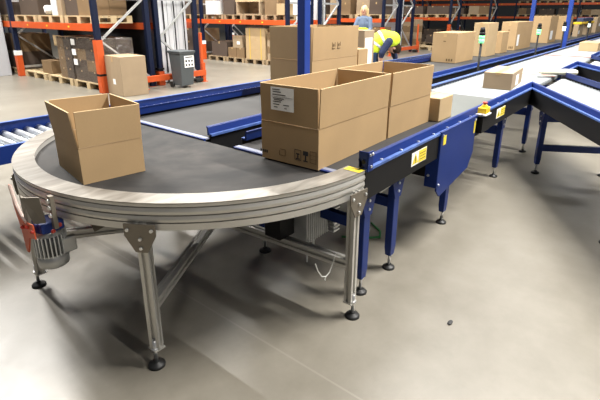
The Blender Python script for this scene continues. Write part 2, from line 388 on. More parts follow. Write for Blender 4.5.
b = MB(); b.box(ax.x - .005, ax.x + .012, ax.y - .09, ax.y - .066, .64, .786); b.build('clamp_strap', M['gusset'], mot)
for z in (.765, .735, .70): bolt(mot, (ax.x - .005, ax.y - .078, z), (-1, -.3, 0), .010)
for (dx, dy, z) in ((-.062, .03, .64), (-.062, -.02, .635), (.0, -.07, .63), (-.062, .085, .625), (.03, -.07, .65)):
    b = MB(); b.ball((ax.x + dx - .01, ax.y + dy - .01, z), .009); b.build('cap_nut', M['red'], mot)
# finned drive motor under the curve's mouth
dm = thing('drive_motor', 'grey finned drive motor hanging under the belt behind the aluminium end leg', 'motor', (1.87, 1.46, .26))
b = MB(); b.box(1.77, 1.97, 1.39, 1.52, .28, .47); b.build('housing', M['motor'], dm, bevel=.01)
for k in range(11):
    b = MB(); b.box(1.765 + k * .0195, 1.770 + k * .0195, 1.380, 1.53, .27, .48); b.build('cooling_fin', M['galv'], dm)
b = MB()
for k in range(9): b.box(1.985, 2.045, 1.35, 1.41, .265 + k * .024, .275 + k * .024)
b.box(1.997, 2.033, 1.36, 1.40, .26, .47); b.build('finned_stack', M['steel'], dm)
b = MB(); b.box(1.80, 2.04, 1.38, 1.50, .48, .64); b.build('hanger_bracket', M['black'], dm)
b = MB(); b.cyl((1.82, 1.42, .12), (1.82, 1.42, .28), .006); b.cyl((1.88, 1.42, .14), (1.88, 1.42, .28), .006); b.build('lead', M['galv'], dm)
b = MB(); b.box(1.62, 1.74, 1.45, 1.56, .33, .64); tag(b.build('control_box', M['black'], origin=(1.68, 1.50, .33)), 'small black box hung under the belt left of the finned drive motor', 'control box')
b = MB(); b.tube([(1.50, 1.12, .37), (1.515, 1.115, .325), (1.54, 1.11, .285), (1.575, 1.11, .268), (1.605, 1.11, .278), (1.63, 1.11, .315), (1.645, 1.105, .36)], .003)
b.tube([(1.575, 1.11, .268), (1.565, 1.11, .256), (1.57, 1.11, .25)], .0028)
tag(b.build('loose_cable', M['cable_w'], origin=(1.55, 1.11, .25)), 'thin white cable looping down below the tie bar', 'cable')
b = MB(); b.tube([(2.38, 1.55, .012), (2.43, 1.46, .012), (2.49, 1.39, .012), (2.54, 1.34, .012), (2.62, 1.38, .012), (2.7, 1.5, .012)], .008)
tag(b.build('floor_cable', M['cable_g'], origin=(2.5, 1.4, 0)), 'green cable lying on the floor behind the blue legs', 'cable')

# ------------------------------------------------------------------ straight conveyors
def rail_profile(sgn):
    """section of a blue guard rail: flange + upstand; sgn=+1 when the conveyor's inside is +offset"""
    return [(0, .778), (0, .788), (sgn * .022, .788), (sgn * .030, .828), (sgn * .036, .834), (sgn * .046, .834), (sgn * .046, .827), (sgn * .041, .825), (sgn * .038, .778)]
MIT = math.tan(math.radians(75))
def rail(parent, p0, p1, inward, name='guard_rail', local=False, m='blue', mitre=False):
    """guard rail from p0 to p1; mitre: the p1 end is cut to meet the next rail at the nose"""
    p0, p1 = Vector((*p0, 0)), Vector((*p1, 0)); inw = Vector((*inward, 0)).normalized(); d = (p1 - p0).normalized(); up = Vector((0, 0, 1))
    fr1 = (inw + d * MIT, up) if mitre else (inw, up)
    b = MB(); b.sweep([p0, p1], [(inw, up), fr1], rail_profile(1)); o = b.build(name, M[m], parent, local=local)
    b = MB(); b.sweep([p0, p1], [(inw, up), fr1], [(-.003, .776), (-.003, .7895), (.018, .7895), (.018, .788), (0, .788), (0, .776)])
    b.build('flange_lip', M['blue_light'], o, local=local)
    return o
def channel(parent, p0, p1, inward, z0=.625, z1=.778, local=False):
    p0, p1 = Vector((*p0, 0)), Vector((*p1, 0)); inw = Vector((*inward, 0)).normalized()
    b = MB(); b.sweep([p0, p1], [(inw, Vector((0, 0, 1)))] * 2, [(.002, z0), (.04, z0), (.04, z0 + .006), (.010, z0 + .006), (.010, z1), (.002, z1)]); return b.build('side_channel', M['black'], parent, local=local)
def bleg(parent, x, y, inw, ztop=.63, w=.062, d=.045, local=False, gus=True, along=(1, 0, 0)):
    al = Vector(along); inw = Vector((*inw, 0)).normalized()
    c = Vector((x, y, 0))
    b = MB()
    b.sweep([c + Vector((0, 0, .095)), c + Vector((0, 0, .15)), c + Vector((0, 0, ztop))], [(al * .8, inw * .8), (al, inw), (al, inw)], [(-w/2, -d/2), (w/2, -d/2), (w/2, d/2), (-w/2, d/2)])
    lg = b.build('leg', M['blue'], parent, bevel=.004, local=local)
    o = c - inw * (d / 2 + .001)
    if gus:
        b = MB(); b.poly([o + al * x_ + Vector((0, 0, z_)) for x_, z_ in ((-.095, ztop + .02), (.095, ztop + .02), (.034, ztop - .15), (-.034, ztop - .15))], -inw * .005)
        b.build('gusset', M['blue'], lg, local=local)
        for x_, z_ in ((-.055, -.02), (.055, -.02), (0, -.06), (0, -.11)): bolt(lg, o + al * x_ - inw * .005 + Vector((0, 0, ztop + z_)), -inw, .008, local=local)
    foot(lg, x, y, .10, .038, local=local)
    return lg

def warning_label(parent, x0, x1, z0, z1, y, m1='paper', m2='yel_label'):
    b = MB(); b.box(x0, x1, y - .0015, y, z0, z1); o = b.build('warning_label', M['paper'], parent)
    xm = x0 + (x1 - x0) * .46
    b = MB(); b.box(xm, x1 - .006, y - .003, y - .0015, z0 + .004, z1 - .004); b.build('yellow_panel', M['yel_label'], o)
    xa = x0 + (xm - x0) * .5; h = (z1 - z0)
    b = MB(); b.poly([(x0 + .008, y - .0015, z0 + .01), (xm - .006, y - .0015, z0 + .01), (xa, y - .0015, z1 - .008)], (0, -.0015, 0)); t = b.build('warning_triangle', M['yel_label'], o)
    b = MB(); b.box(xa - .004, xa + .004, y - .004, y - .003, z0 + .022, z1 - .025); b.box(xa - .004, xa + .004, y - .004, y - .003, z0 + .014, z0 + .019); b.build('pictogram', M['ink'], o)
    b = MB()
    for k in range(3): b.box(xm + .012, x1 - .018, y - .004, y - .003, z0 + h * (.25 + .22 * k), z0 + h * (.25 + .22 * k) + .003)
    b.build('text_line', M['inkb'], o)
    return o

# main belt conveyor (nearest straight)
mc = thing('belt_conveyor', 'blue-railed belt conveyor carrying the two open cartons, nearest the camera', 'conveyor', (3.0, 1.44, 0))
b = MB(); b.box(1.735, 3.06, 1.088, 1.86, .745, ZB); b.build('belt', M['belt'], mc, bevel=.004)
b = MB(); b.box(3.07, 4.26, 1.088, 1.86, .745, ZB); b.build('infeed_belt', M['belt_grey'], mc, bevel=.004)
b = MB(); b.box(1.735, 4.25, 1.09, 1.86, .64, .742); b.build('under_tray', M['black'], mc)
channel(mc, (1.775, 1.03), (4.3, 1.03), (0, 1)); rail(mc, (1.775, 1.03), (4.3, 1.03), (0, 1))
channel(mc, (1.80, 1.905), (4.3, 1.905), (0, -1)); rail(mc, (1.80, 1.905), (4.3, 1.905), (0, -1))
b = MB(); b.box(1.700, 1.733, 1.11, 1.86, .757, .768); pl = b.build('transfer_plate', M['plate'], mc, bevel=.002)
b = MB(); b.box(1.686, 1.700, 1.11, 1.86, .745, .767); b.build('plate_edge', M['blue'], pl)
for k in range(11): bolt(mc, (1.95 + k * .215, 1.046, .789), (0, 0, 1), .009)
b = MB(); b.box(1.775, 1.825, 1.022, 1.028, .775, .875); b.box(1.775, 1.781, 1.022, 1.075, .79, .875); sb = b.build('sensor_bracket', M['blue'], mc, bevel=.002)
b = MB(); b.box(1.785, 1.797, 1.034, 1.055, .80, .835); b.cyl((1.775, 1.045, .825), (1.768, 1.045, .825), .01); b.build('photo_sensor', M['black'], sb)
b = MB(); b.tube([(1.775, 1.05, .80), (1.74, 1.06, .785), (1.71, 1.09, .775)], .004); b.build('sensor_wire', M['black'], sb)
for x, z in ((1.79, .86), (1.812, .86), (1.80, .80)): bolt(sb, (x, 1.022, z), (0, -1, 0), .007)
for x in (1.912, 2.244, 3.06): bleg(mc, x, 1.11, (0, 1))
for x in (1.912, 2.30, 3.06): bleg(mc, x, 1.845, (0, -1))
for x, z in ((1.912, .42), (2.244, .44), (3.06, .37)):
    b = MB(); b.box(x - .02, x + .02, 1.12, 1.84, z - .03, z + .03); b.build('cross_member', M['blue'], mc)
b = MB(); b.box(1.9, 3.1, 1.46, 1.52, .56, .62); b.build('stretcher', M['blue'], mc)
b = MB(); b.tube([(1.98, 1.06, .60), (2.06, 1.05, .615), (2.16, 1.05, .64)], .006); b.build('air_line', M['cable_w'], mc)
warning_label(mc, 2.275, 2.470, .668, .748, 1.031)
# drive cover
b = MB(); b.poly([(2.66, 1.018, .792), (3.30, 1.018, .792), (3.30, 1.018, .52), (3.22, 1.018, .415), (2.72, 1.018, .345), (2.66, 1.018, .40)], (0, .012, 0))
b.box(2.655, 2.667, 1.018, 1.105, .42, .785); b.box(3.29, 3.30, 1.018, 1.105, .53, .785); b.box(2.66, 3.30, 1.018, 1.035, .785, .795)
dc = b.build('drive_cover', M['blue'], mc, bevel=.003)
b = MB(); b.box(2.69, 2.735, 1.0165, 1.018, .705, .765); b.build('warning_sticker', M['yel_label'], dc)
b = MB(); b.box(3.255, 3.285, 1.0165, 1.018, .67, .76); b.build('warning_sticker', M['yel_label'], dc)
for x, z in ((2.68, .44), (2.68, .77), (3.27, .77)): bolt(dc, (x, 1.018, z), (0, -1, 0), .008)
bolt(dc, (2.655, 1.08, .50), (-1, 0, 0), .009)
b = MB(); b.box(2.76, 3.2, 1.12, 1.75, .44, .62); b.build('drive_unit', M['black'], mc, bevel=.01)
# emergency stop and its housing
b = MB(); b.box(3.335, 3.52, .985, 1.028, .655, .772); es = b.build('switch_housing', M['black'], mc, bevel=.004)
b = MB(); b.box(3.32, 3.45, .965, 1.04, .789, .799); b.build('base_plate', M['paper'], es, bevel=.003)
b = MB(); b.box(3.335, 3.435, .972, 1.032, .799, .845); b.lathe([(.028, 0), (.018, .016), (.016, .02)], (3.385, 1.0, .845), 16); b.build('yellow_box', M['yellow'], es, bevel=.008)
b = MB(); b.lathe([(.010, 0), (.010, .006), (.018, .009), (.018, .015), (.012, .02)], (3.385, 1.0, .864), 18); b.build('stop_button', M['red'], es)
b = MB(); b.box(3.30, 3.345, .975, 1.02, .79, .806); b.build('cable_gland', M['steel'], es, bevel=.003)

# left belt conveyor
lc = thing('belt_conveyor', 'belt conveyor carrying the row of closed cartons, second straight from the camera', 'conveyor', (15, 2.56, 0))
b = MB(); b.box(1.735, 30, 2.15, 2.985, .745, ZB); b.build('belt', M['belt_pale'], lc, bevel=.003)
b = MB(); b.box(1.735, 30, 2.15, 2.985, .64, .742); b.build('under_tray', M['black'], lc)
channel(lc, (1.735, 2.115), (30, 2.115), (0, 1)); channel(lc, (1.735, 3.025), (30, 3.025), (0, -1))
rail(lc, (1.735, 2.105), (30, 2.105), (0, 1)); rail(lc, (1.735, 3.03), (30, 3.03), (0, -1))
b = MB(); b.box(1.700, 1.733, 2.12, 3.0, .757, .768); pl = b.build('transfer_plate', M['plate'], lc, bevel=.002)
b = MB(); b.box(1.686, 1.700, 2.12, 3.0, .745, .767); b.build('plate_edge', M['blue'], pl)
for x in (2.05, 4.2, 6.4, 8.6, 10.8):
    bleg(lc, x, 2.17, (0, 1), gus=False); bleg(lc, x, 2.97, (0, -1), gus=False)
    b = MB(); b.box(x - .02, x + .02, 2.17, 2.97, .40, .46); b.build('cross_member', M['blue'], lc)

# low roller conveyor behind
rc = thing('roller_conveyor', 'low roller conveyor with zinc rollers between blue rails, farthest to the left', 'conveyor', (4, 3.7, 0))
for y, s in ((3.44, 1), (3.97, -1)):
    b = MB(); z0, z1 = (.50, .625) if s > 0 else (.50, .685)
    b.sweep([(-1.2, y, 0), (16, y, 0)], [(Vector((0, s, 0)), Vector((0, 0, 1)))] * 2, [(0, z0), (.04, z0), (.04, z0 + .006), (.006, z0 + .006), (.006, z1 - .006), (.03, z1 - .006), (.03, z1), (0, z1)])
    o = b.build('side_rail', M['blue'], rc)
    b = MB(); b.box(-1.2, 16, min(y, y + s * .03), max(y, y + s * .03), z1, z1 + .0015); b.build('worn_edge', M['blue_light'], o)
b = MB(); b.cyl((-1.1, 3.452, .592), (-1.1, 3.958, .592), .030, n=14); r0 = b.build('roller', M['roller_r'], rc)
for k in range(1, 100): dup_child(r0, rc, (k * .085, 0, 0))
b = MB()
for k in range(100, 200): b.cyl((-1.1 + k * .085, 3.452, .595), (-1.1 + k * .085, 3.958, .592), .030, n=8)
o = b.build('far_roller', M['roller_r'], rc); o['kind'] = 'stuff'
for x in (-.3, 1.3, 2.9, 4.9, 6.9, 8.9, 10.9):
    for y, s in ((3.46, 1), (3.95, -1)): bleg(rc, x, y, (0, s), ztop=.50, gus=False)
    b = MB(); b.box(x - .02, x + .02, 3.46, 3.95, .28, .33); b.build('cross_member', M['blue'], rc)

# sorter deck
sd = thing('sorting_roller_deck', 'wide bright roller sorting deck running away to the right behind the belt', 'conveyor', (10, 1.5, 0))
channel(sd, (4.3, 1.03), (4.96, 1.03), (0, 1)); rail(sd, (4.3, 1.03), (4.95, 1.03), (0, 1), mitre=True)
channel(sd, (4.3, 1.905), (30, 1.905), (0, -1))
b = MB(); b.box(4.3, 30, 1.862, 1.905, .778, .788); b.build('flat_flange', M['blue_light'], sd, bevel=.002)
b = MB(); b.box(4.3, 30, 1.850, 1.862, .70, .784); b.build('inner_lip', M['rack_blue'], sd)
for xa, xb in ((6.42, 7.6), (9.07, 10.25)): channel(sd, (xa, 1.03), (xb, 1.03), (0, 1)); rail(sd, (xa, 1.03), (xb, 1.03), (0, 1), mitre=True)
b = MB(); b.cyl((4.30, 1.075, .742), (4.30, 1.845, .742), .025, n=14); r0 = b.build('roller', M['roller'], sd)
for k in range(1, 100): dup_child(r0, sd, (k * .08, 0, 0))
b = MB()
for k in range(100, 320): b.cyl((4.30 + k * .08, 1.075, .742), (4.30 + k * .08, 1.845, .742), .025, n=8, cap=False)
o = b.build('far_roller', M['roller'], sd); o['kind'] = 'stuff'
for x in (6.27, 9.45, 12.6):  # deck joints, with the photocell beams' reddish light painted into their colour
    b = MB(); b.box(x - .045, x + .045, 1.075, 1.845, .755, .770); b.build('beam_lit_joint', M['beam_red'], sd)
warning_label(mc, 3.83, 4.06, .672, .75, 1.031)
for x in (4.348, 5.41, 7.4, 9.4):
    bleg(sd, x, 1.12, (0, 1)); bleg(sd, x, 1.84, (0, -1), gus=False)
    b = MB(); b.box(x - .02, x + .02, 1.13, 1.84, .42, .50); b.build('cross_member', M['blue'], sd)
b = MB(); b.box(4.38, 5.4, 1.50, 1.55, .36, .42); b.build('stretcher', M['blue'], sd)

# angled spurs leaving the deck
UA = math.radians(30)
def spur(x0, L, label, legs=True, nroll=50, pad=False):
    t = thing('spur_conveyor', label, 'conveyor', (x0, 1.03, 0), UA)
    # local: x along the spur (positive towards the deck), y=0 near rail, deck on -y
    channel(t, (-L, 0), (0.02, 0), (0, -1), local=True); rail(t, (-L, 0), (0, 0), (0, -1), local=True, mitre=True)
    channel(t, (-L, -.72), (1.20, -.72), (0, 1), local=True); rail(t, (-L, -.72), (1.19, -.72), (0, 1), local=True)
    b = MB(); b.poly([(-L, -.04, .64), (0.0, -.04, .64), (1.14, -.68, .64), (-L, -.68, .64)], (0, 0, .06)); b.build('under_tray', M['black'], t, local=True)
    k = 0; x = 1.0
    while x > -L + .03:
        yb = -.055 if x < -.03 else -.055 - (x + .03) * math.tan(UA)
        if -.665 < yb - .04:
            b = MB(); b.cyl((x, yb, .742), (x, -.665, .742), .024, n=12); b.build('roller', M['roller'], t, local=True)
        x -= .075; k += 1
        if k > 95: break
    if legs:
        for x in (-.30, -1.75):
            if x < -L: continue
            bleg(t, x, -.055, (0, -1), local=True); bleg(t, x, -.665, (0, 1), local=True, gus=False)
            for zc in (.26, .55):
                b = MB(); b.box(x - .02, x + .02, -.66, -.06, zc - .03, zc + .03); b.build('cross_member', M['blue'], t, local=True)
    if pad:
        b = MB(); b.box(1.00, 1.13, -.82, -.40, .800, .862); b.build('nose_pad', M['cream'], t, bevel=.028, local=True)
    return t
spur(4.95, 4.2, 'nearest blue-railed roller spur branching off the sorting deck at an angle', pad=True)
spur(7.6, 3.4, 'second roller spur off the sorting deck, behind the nearest one', nroll=50)
spur(10.25, 3.0, 'third roller spur off the sorting deck, at the right edge', legs=False)

# ------------------------------------------------------------------ posts and signal poles
def post(x, y, w, h, label):
    t = thing('steel_post', label, 'post', (x, y, 0))
    b = MB(); b.box(x - w/2, x + w/2, y - w/2, y + w/2, .012, h); b.build('shaft', M['post_blue'], t, bevel=.006)
    b = MB(); b.box(x - w, x + w, y - w, y + w, 0, .012); b.build('base_plate', M['post_blue'], t)
post(2.515, 2.005, .066, 4.2, 'square blue steel post standing behind the open cartons')
post(12.15, 2.01, .085, 4.5, 'blue steel post by the deck at right, nearer of the two posts')
post(14.2, 3.25, .10, 4.5, 'thinner-looking blue steel post at right, farther of the two')
def signal(x, y, label, green):
    t = thing('signal_pole', label, 'signal light', (x, y, 0))
    b = MB(); b.cyl((x, y, .012), (x, y, 1.12), .015, n=10); b.box(x - .05, x + .05, y - .03, y + .03, 0, .012); b.build('pole', M['black'], t)
    b = MB(); b.cyl((x, y, 1.12), (x, y, 1.175), .034, n=14); b.build('lower_lamp', M['lamp_green' if green else 'lamp_white'], t)
    b = MB(); b.cyl((x, y, 1.178), (x, y, 1.215), .036, n=14); b.build('upper_lamp', M['lamp_green' if green else 'lamp_white'], t)
    b = MB(); b.cyl((x, y, 1.217), (x, y, 1.26), .037, n=14); b.cyl((x, y, 1.26), (x, y, 1.32), .036, .026, n=14); b.build('cap', M['black'], t)
signal(6.256, 2.0, 'black signal pole with a green lit head, nearest in the row along the deck', True)
signal(9.40, 2.0, 'black signal pole with a white-green lit head, second along the deck', True)
signal(11.75, 2.0, 'signal pole with a white lit head just left of the blue post at right', False)
signal(15.3, 2.0, 'signal pole with a white lit head beyond the blue post at right', False)
signal(19.0, 2.0, 'farthest signal pole at the right edge of the picture', False)

# ------------------------------------------------------------------ cartons
def frame_xf(c, ang):
    ca, sa = math.cos(ang), math.sin(ang)
    return lambda x, y, z: (c[0] + ca * x - sa * y, c[1] + sa * x + ca * y, c[2] + z)
def open_carton(c, ang, lx, ly, hb, hf, label, m='card', ship=False, marks=False, group=None, flare=.004):
    """corner c (near), x along its long side, y across; walls hb high with flaps of hf folded straight up"""
    t = thing('open_carton', label, 'box', c, ang, group)
    th = .006
    b = MB(); b.box(0, lx, 0, ly, .001, th)
    b.box(0, lx, 0, th, th, hb); b.box(0, lx, ly - th, ly, th, hb); b.box(0, th, th, ly - th, th, hb); b.box(lx - th, lx, th, ly - th, th, hb)
    body = b.build('body', M[m], t, local=True)
    g = .004
    for i, (x0, x1, y0, y1, ax) in enumerate(((g, lx - g, -.002, th - .002, 'x'), (g, lx - g, ly - th + .002, ly + .002, 'x'), (-.002, th - .002, g, ly - g, 'y'), (lx - th + .002, lx + .002, g, ly - g, 'y'))):
        b = MB(); v = b.box(x0, x1, y0, y1, hb + .002, hb + hf)
        lean = (.006, -.004, flare, .006)[i]
        for q in v:
            if q.co.z > hb + .01:
                if ax == 'x': q.co.y += (-1 if i == 0 else 1) * abs(lean)
                else: q.co.x += (-1 if i == 2 else 1) * abs(lean)
        b.build('flap', M[m], t, local=True)
        b = MB()
        if ax == 'x': b.box(x0, x1, y0 + (-lean if i == 0 else abs(lean)) * 1, y1 + (-lean if i == 0 else abs(lean)), hb + hf, hb + hf + .0015)
        else: b.box(x0 + (-lean if i == 2 else lean), x1 + (-lean if i == 2 else lean), y0, y1, hb + hf, hb + hf + .0015)
        b.build('flap_edge', M['edge'], t, local=True)
    if ship:
        z0, z1 = hb + hf * .34, hb + hf * .94
        y1, y0 = ly * .80, ly * .40
        b = MB(); v = b.box(-.0065, -.0055, y0, y1, z0, z1); o = b.build('shipping_label', M['paper'], t, local=True)
        b = MB(); h = z1 - z0; w = y1 - y0
        for f, a0, a1 in ((.88, .60, .92), (.78, .55, .9), (.66, .35, .92), (.50, .42, .9), (.44, .5, .86), (.36, .55, .9), (.24, .62, .9), (.24, .2, .45), (.12, .7, .86), (.10, .3, .4)):
            b.box(-.0075, -.0065, y0 + w * (a0), y0 + w * a1, z0 + h * f, z0 + h * f + .004)
        b.box(-.0075, -.0065, y0 + w * .03, y0 + w * .97, z0 + h * .58, z0 + h * .58 + .001)
        b.build('text_line', M['ink'], o, local=True)
    if marks:
        def mk(pieces, nm, mm='ink'):
            b = MB()
            for (y0, y1, z0, z1) in pieces: b.box(-.0012, -.0002, y0, y1, z0, z1)
            b.build(nm, M[mm], t, local=True)
        # handling marks low on the end panel: glass, umbrella-like arrow pair, dimension table, small row of symbols
        fr = lambda y0, y1, z0, z1, w=.002: [(y0, y1, z0, z0 + w), (y0, y1, z1 - w, z1), (y0, y0 + w, z0, z1), (y1 - w, y1, z0, z1)]
        mk(fr(.105, .145, .030, .085) + [(.115, .135, .060, .066), (.122, .128, .042, .062), (.113, .137, .035, .040)], 'handling_mark')
        mk([(.062, .092, .062, .085), (.073, .081, .035, .062), (.064, .090, .030, .036)], 'handling_mark')
        mk(fr(.012, .05, .030, .09) + [(.012, .05, .05, .051), (.012, .05, .07, .071)], 'print_table', 'inkb')
        mk([(.205, .245, .035, .037), (.205, .207, .035, .07), (.243, .245, .035, .06), (.21, .24, .068, .07)], 'print_frame', 'inkb')
        for k in range(4): mk([(.325 + k * .014, .334 + k * .014, .032, .047)], 'print_symbol', 'ink')
    return t
open_carton((1.670, 1.238, ZB), math.radians(1.8), .72, .365, .205, .192, 'large open carton with a white shipping label, foremost on the straight belt', ship=True, marks=True)
open_carton((2.415, 1.262, ZB), 0, .59, .385, .195, .20, 'open carton standing directly behind the one with the white shipping label')
open_carton((.860, 1.955, ZC), math.radians(-9.0), .29, .375, .17, .163, 'open kraft carton sitting on the left side of the curve belt', flare=.016)
open_carton((3.02, 2.32, ZB), 0, .70, .47, .35, .27, 'tall open carton behind the blue post, with printed marks', m='card')
b = MB()
for (x, z) in ((3.30, 1.20), (3.38, 1.20)):
    b.box(x, x + .045, 2.313, 2.3145, z, z + .004); b.box(x, x + .004, 2.313, 2.3145, z, z + .055); b.box(x + .041, x + .045, 2.313, 2.3145, z + .02, z + .055); b.box(x + .014, x + .03, 2.313, 2.3145, z + .02, z + .042)
pm = b.build('printed_mark', M['inkb'])
for o in list(COL.objects):
    if o.type == 'EMPTY' and o.get('label', '').startswith('tall open'):
        pm.parent = o; pm.location = (-3.02, -2.32, -ZB)

def closed_carton(c, ang, lx, ly, h, label, m='card', group=None, lab=None, marks=False, name='carton', tape=True):
    t = thing(name, label, 'box', c, ang, group)
    b = MB(); b.box(0, lx, 0, ly, .001, h); b.build('body', M[m], t, local=True, bevel=.004)
    if tape:
        b = MB(); b.box(-.0012, lx + .0012, ly / 2 - .025, ly / 2 + .025, h * .86, h + .0012); b.build('tape', M['tape'], t, local=True)
    if lab:
        s, a0, a1, z0, z1 = lab
        b = MB()
        if s == 'x': b.box(-.0015, -.0003, ly * a0, ly * a1, h * z0, h * z1)
        else: b.box(lx * a0, lx * a1, -.0015, -.0003, h * z0, h * z1)
        b.build('paper_label', M['paper'], t, local=True)
    if marks:
        b = MB()
        for k in range(3): b.box(-.0015, -.0003, ly * (.12 + k * .1), ly * (.18 + k * .1), h * .06, h * .14)
        b.box(-.0015, -.0003, ly * .45, ly * .55, h * .70, h * .73)
        b.build('handling_mark', M['inkb'], t, local=True)
    return t
closed_carton((3.035, 1.20, ZB + .0), 0, .235, .27, .166, 'small closed carton on the belt just behind the open cartons', 'card2')
closed_carton((4.80, 1.19, .766), math.radians(6), .68, .27, .165, 'closed carton lying on the bright roller deck near the spur', 'card5', lab=('y', .35, .6, .12, .75))
closed_carton((10.88, 1.20, .766), 0, .75, .33, .17, 'far closed carton on the bright roller deck, near the right edge', 'card2')
row = [
       ((6.93, 2.57), 0, 0.77, 0.39, 0.447, 'card', 'kraft carton on the second belt, first in the row nearest the bent worker', dict(marks=True)),
       ((8.34, 2.57), 0, 0.54, 0.25, 0.568, 'card2', 'pale kraft carton second in the row, behind the green signal head', {}),
       ((9.21, 2.57), 0, 0.42, 0.17, 0.394, 'card', 'short carton third in the row on the second belt', {}),
       ((10.16, 2.57), 0, 1.26, 0.30, 0.559, 'card', 'long carton fourth in the row with printed marks low down', dict(marks=True, lab=('y', .08, .2, .15, .55))),
       ((13.18, 2.57), 0, 0.92, 0.40, 0.661, 'card', 'large carton fifth in the row, behind the second signal head', dict(lab=('y', .2, .5, .12, .45))),
       ((15.23, 2.57), 0, 1.03, 0.37, 0.652, 'card', 'large carton sixth in the row, left of the far blue post', dict(lab=('y', .15, .35, .15, .45))),
       ((17.52, 2.57), 0, 0.93, 0.15, 0.381, 'card5', 'brown carton just right of the blue post at right', dict(lab=('y', .1, .3, .2, .5))),
       ((19.34, 2.57), 0, 1.14, 0.16, 0.381, 'card5', 'brown carton under the yellow tray near the right edge', {}),
       ((21.53, 2.57), 0, 2.03, 0.17, 0.586, 'card5', 'last visible reddish-brown carton of the row at the right edge', dict(lab=('y', .3, .5, .4, .6))),
       ]
for (x, y), a, lx, ly, h, m, lb, kw in row: closed_carton((x, y, ZB), math.radians(a), lx, ly, h, lb, m, **kw)
t = thing('tray', 'yellow tray with a dark blue insert on the far cartons at right', 'tray', (18.9, 2.65, ZB + .382))
b = MB(); b.box(17.6, 20.4, 2.52, 2.76, ZB + .382, ZB + .45); b.build('base', M['yellow'], t, bevel=.01)
b = MB(); b.box(18.0, 20.2, 2.54, 2.74, ZB + .45, ZB + .58); b.build('insert', M['tray_blue'], t, bevel=.02)

# ------------------------------------------------------------------ wheelie bin and floor carton
t = thing('waste_bin', 'dark grey wheeled bin with a white notice, at the rack end', 'bin', (5.87, 8.0, 0))
b = MB(); z0, z1 = .05, .70
vs = []
for z, gx, gy in ((z0, .15, .15), (z1, .18, .19)):
    vs.append([b.bm.verts.new((5.87 + sx * gx, 7.92 + sy * gy, z)) for sx, sy in ((-1, -1), (1, -1), (1, 1), (-1, 1))])
for k in range(4): b.bm.faces.new((vs[0][k], vs[0][(k + 1) % 4], vs[1][(k + 1) % 4], vs[1][k]))
b.bm.faces.new(vs[0][::-1]); b.bm.faces.new(vs[1])
b.box(5.87 - .195, 5.87 + .195, 7.92 - .205, 7.92 + .205, .695, .715)
b.build('tub', M['bin'], t, bevel=.015)
b = MB(); b.box(5.87 - .20, 5.87 + .20, 7.92 - .21, 7.92 + .23, .716, .752); b.cyl((5.67, 8.14, .735), (6.07, 8.14, .735), .018); b.build('lid', M['bin'], t, bevel=.012)
for sx in (-1, 1):
    b = MB(); b.cyl((5.87 + sx * .15, 8.07, .06), (5.87 + sx * .19, 8.07, .06), .06, n=18); b.build('wheel', M['rubber'], t)
b = MB(); v = b.box(5.79, 6.03, 7.728, 7.731, .42, .655); 
n = b.build('notice', M['paper'], t)
b = MB(); b.box(5.82, 6.0, 7.7262, 7.728, .615, .635)
for i in range(3):
    for j in range(2): b.box(5.815 + i * .072, 5.855 + i * .072, 7.7262, 7.728, .45 + j * .08, .49 + j * .08)
b.build('notice_print', M['ink'], n)
closed_carton((4.41, 7.78, 0), math.radians(-5), .50, .66, .725, 'large closed carton standing on the floor beside the orange rack upright', 'card5', lab=('x', .42, .58, .28, .42))

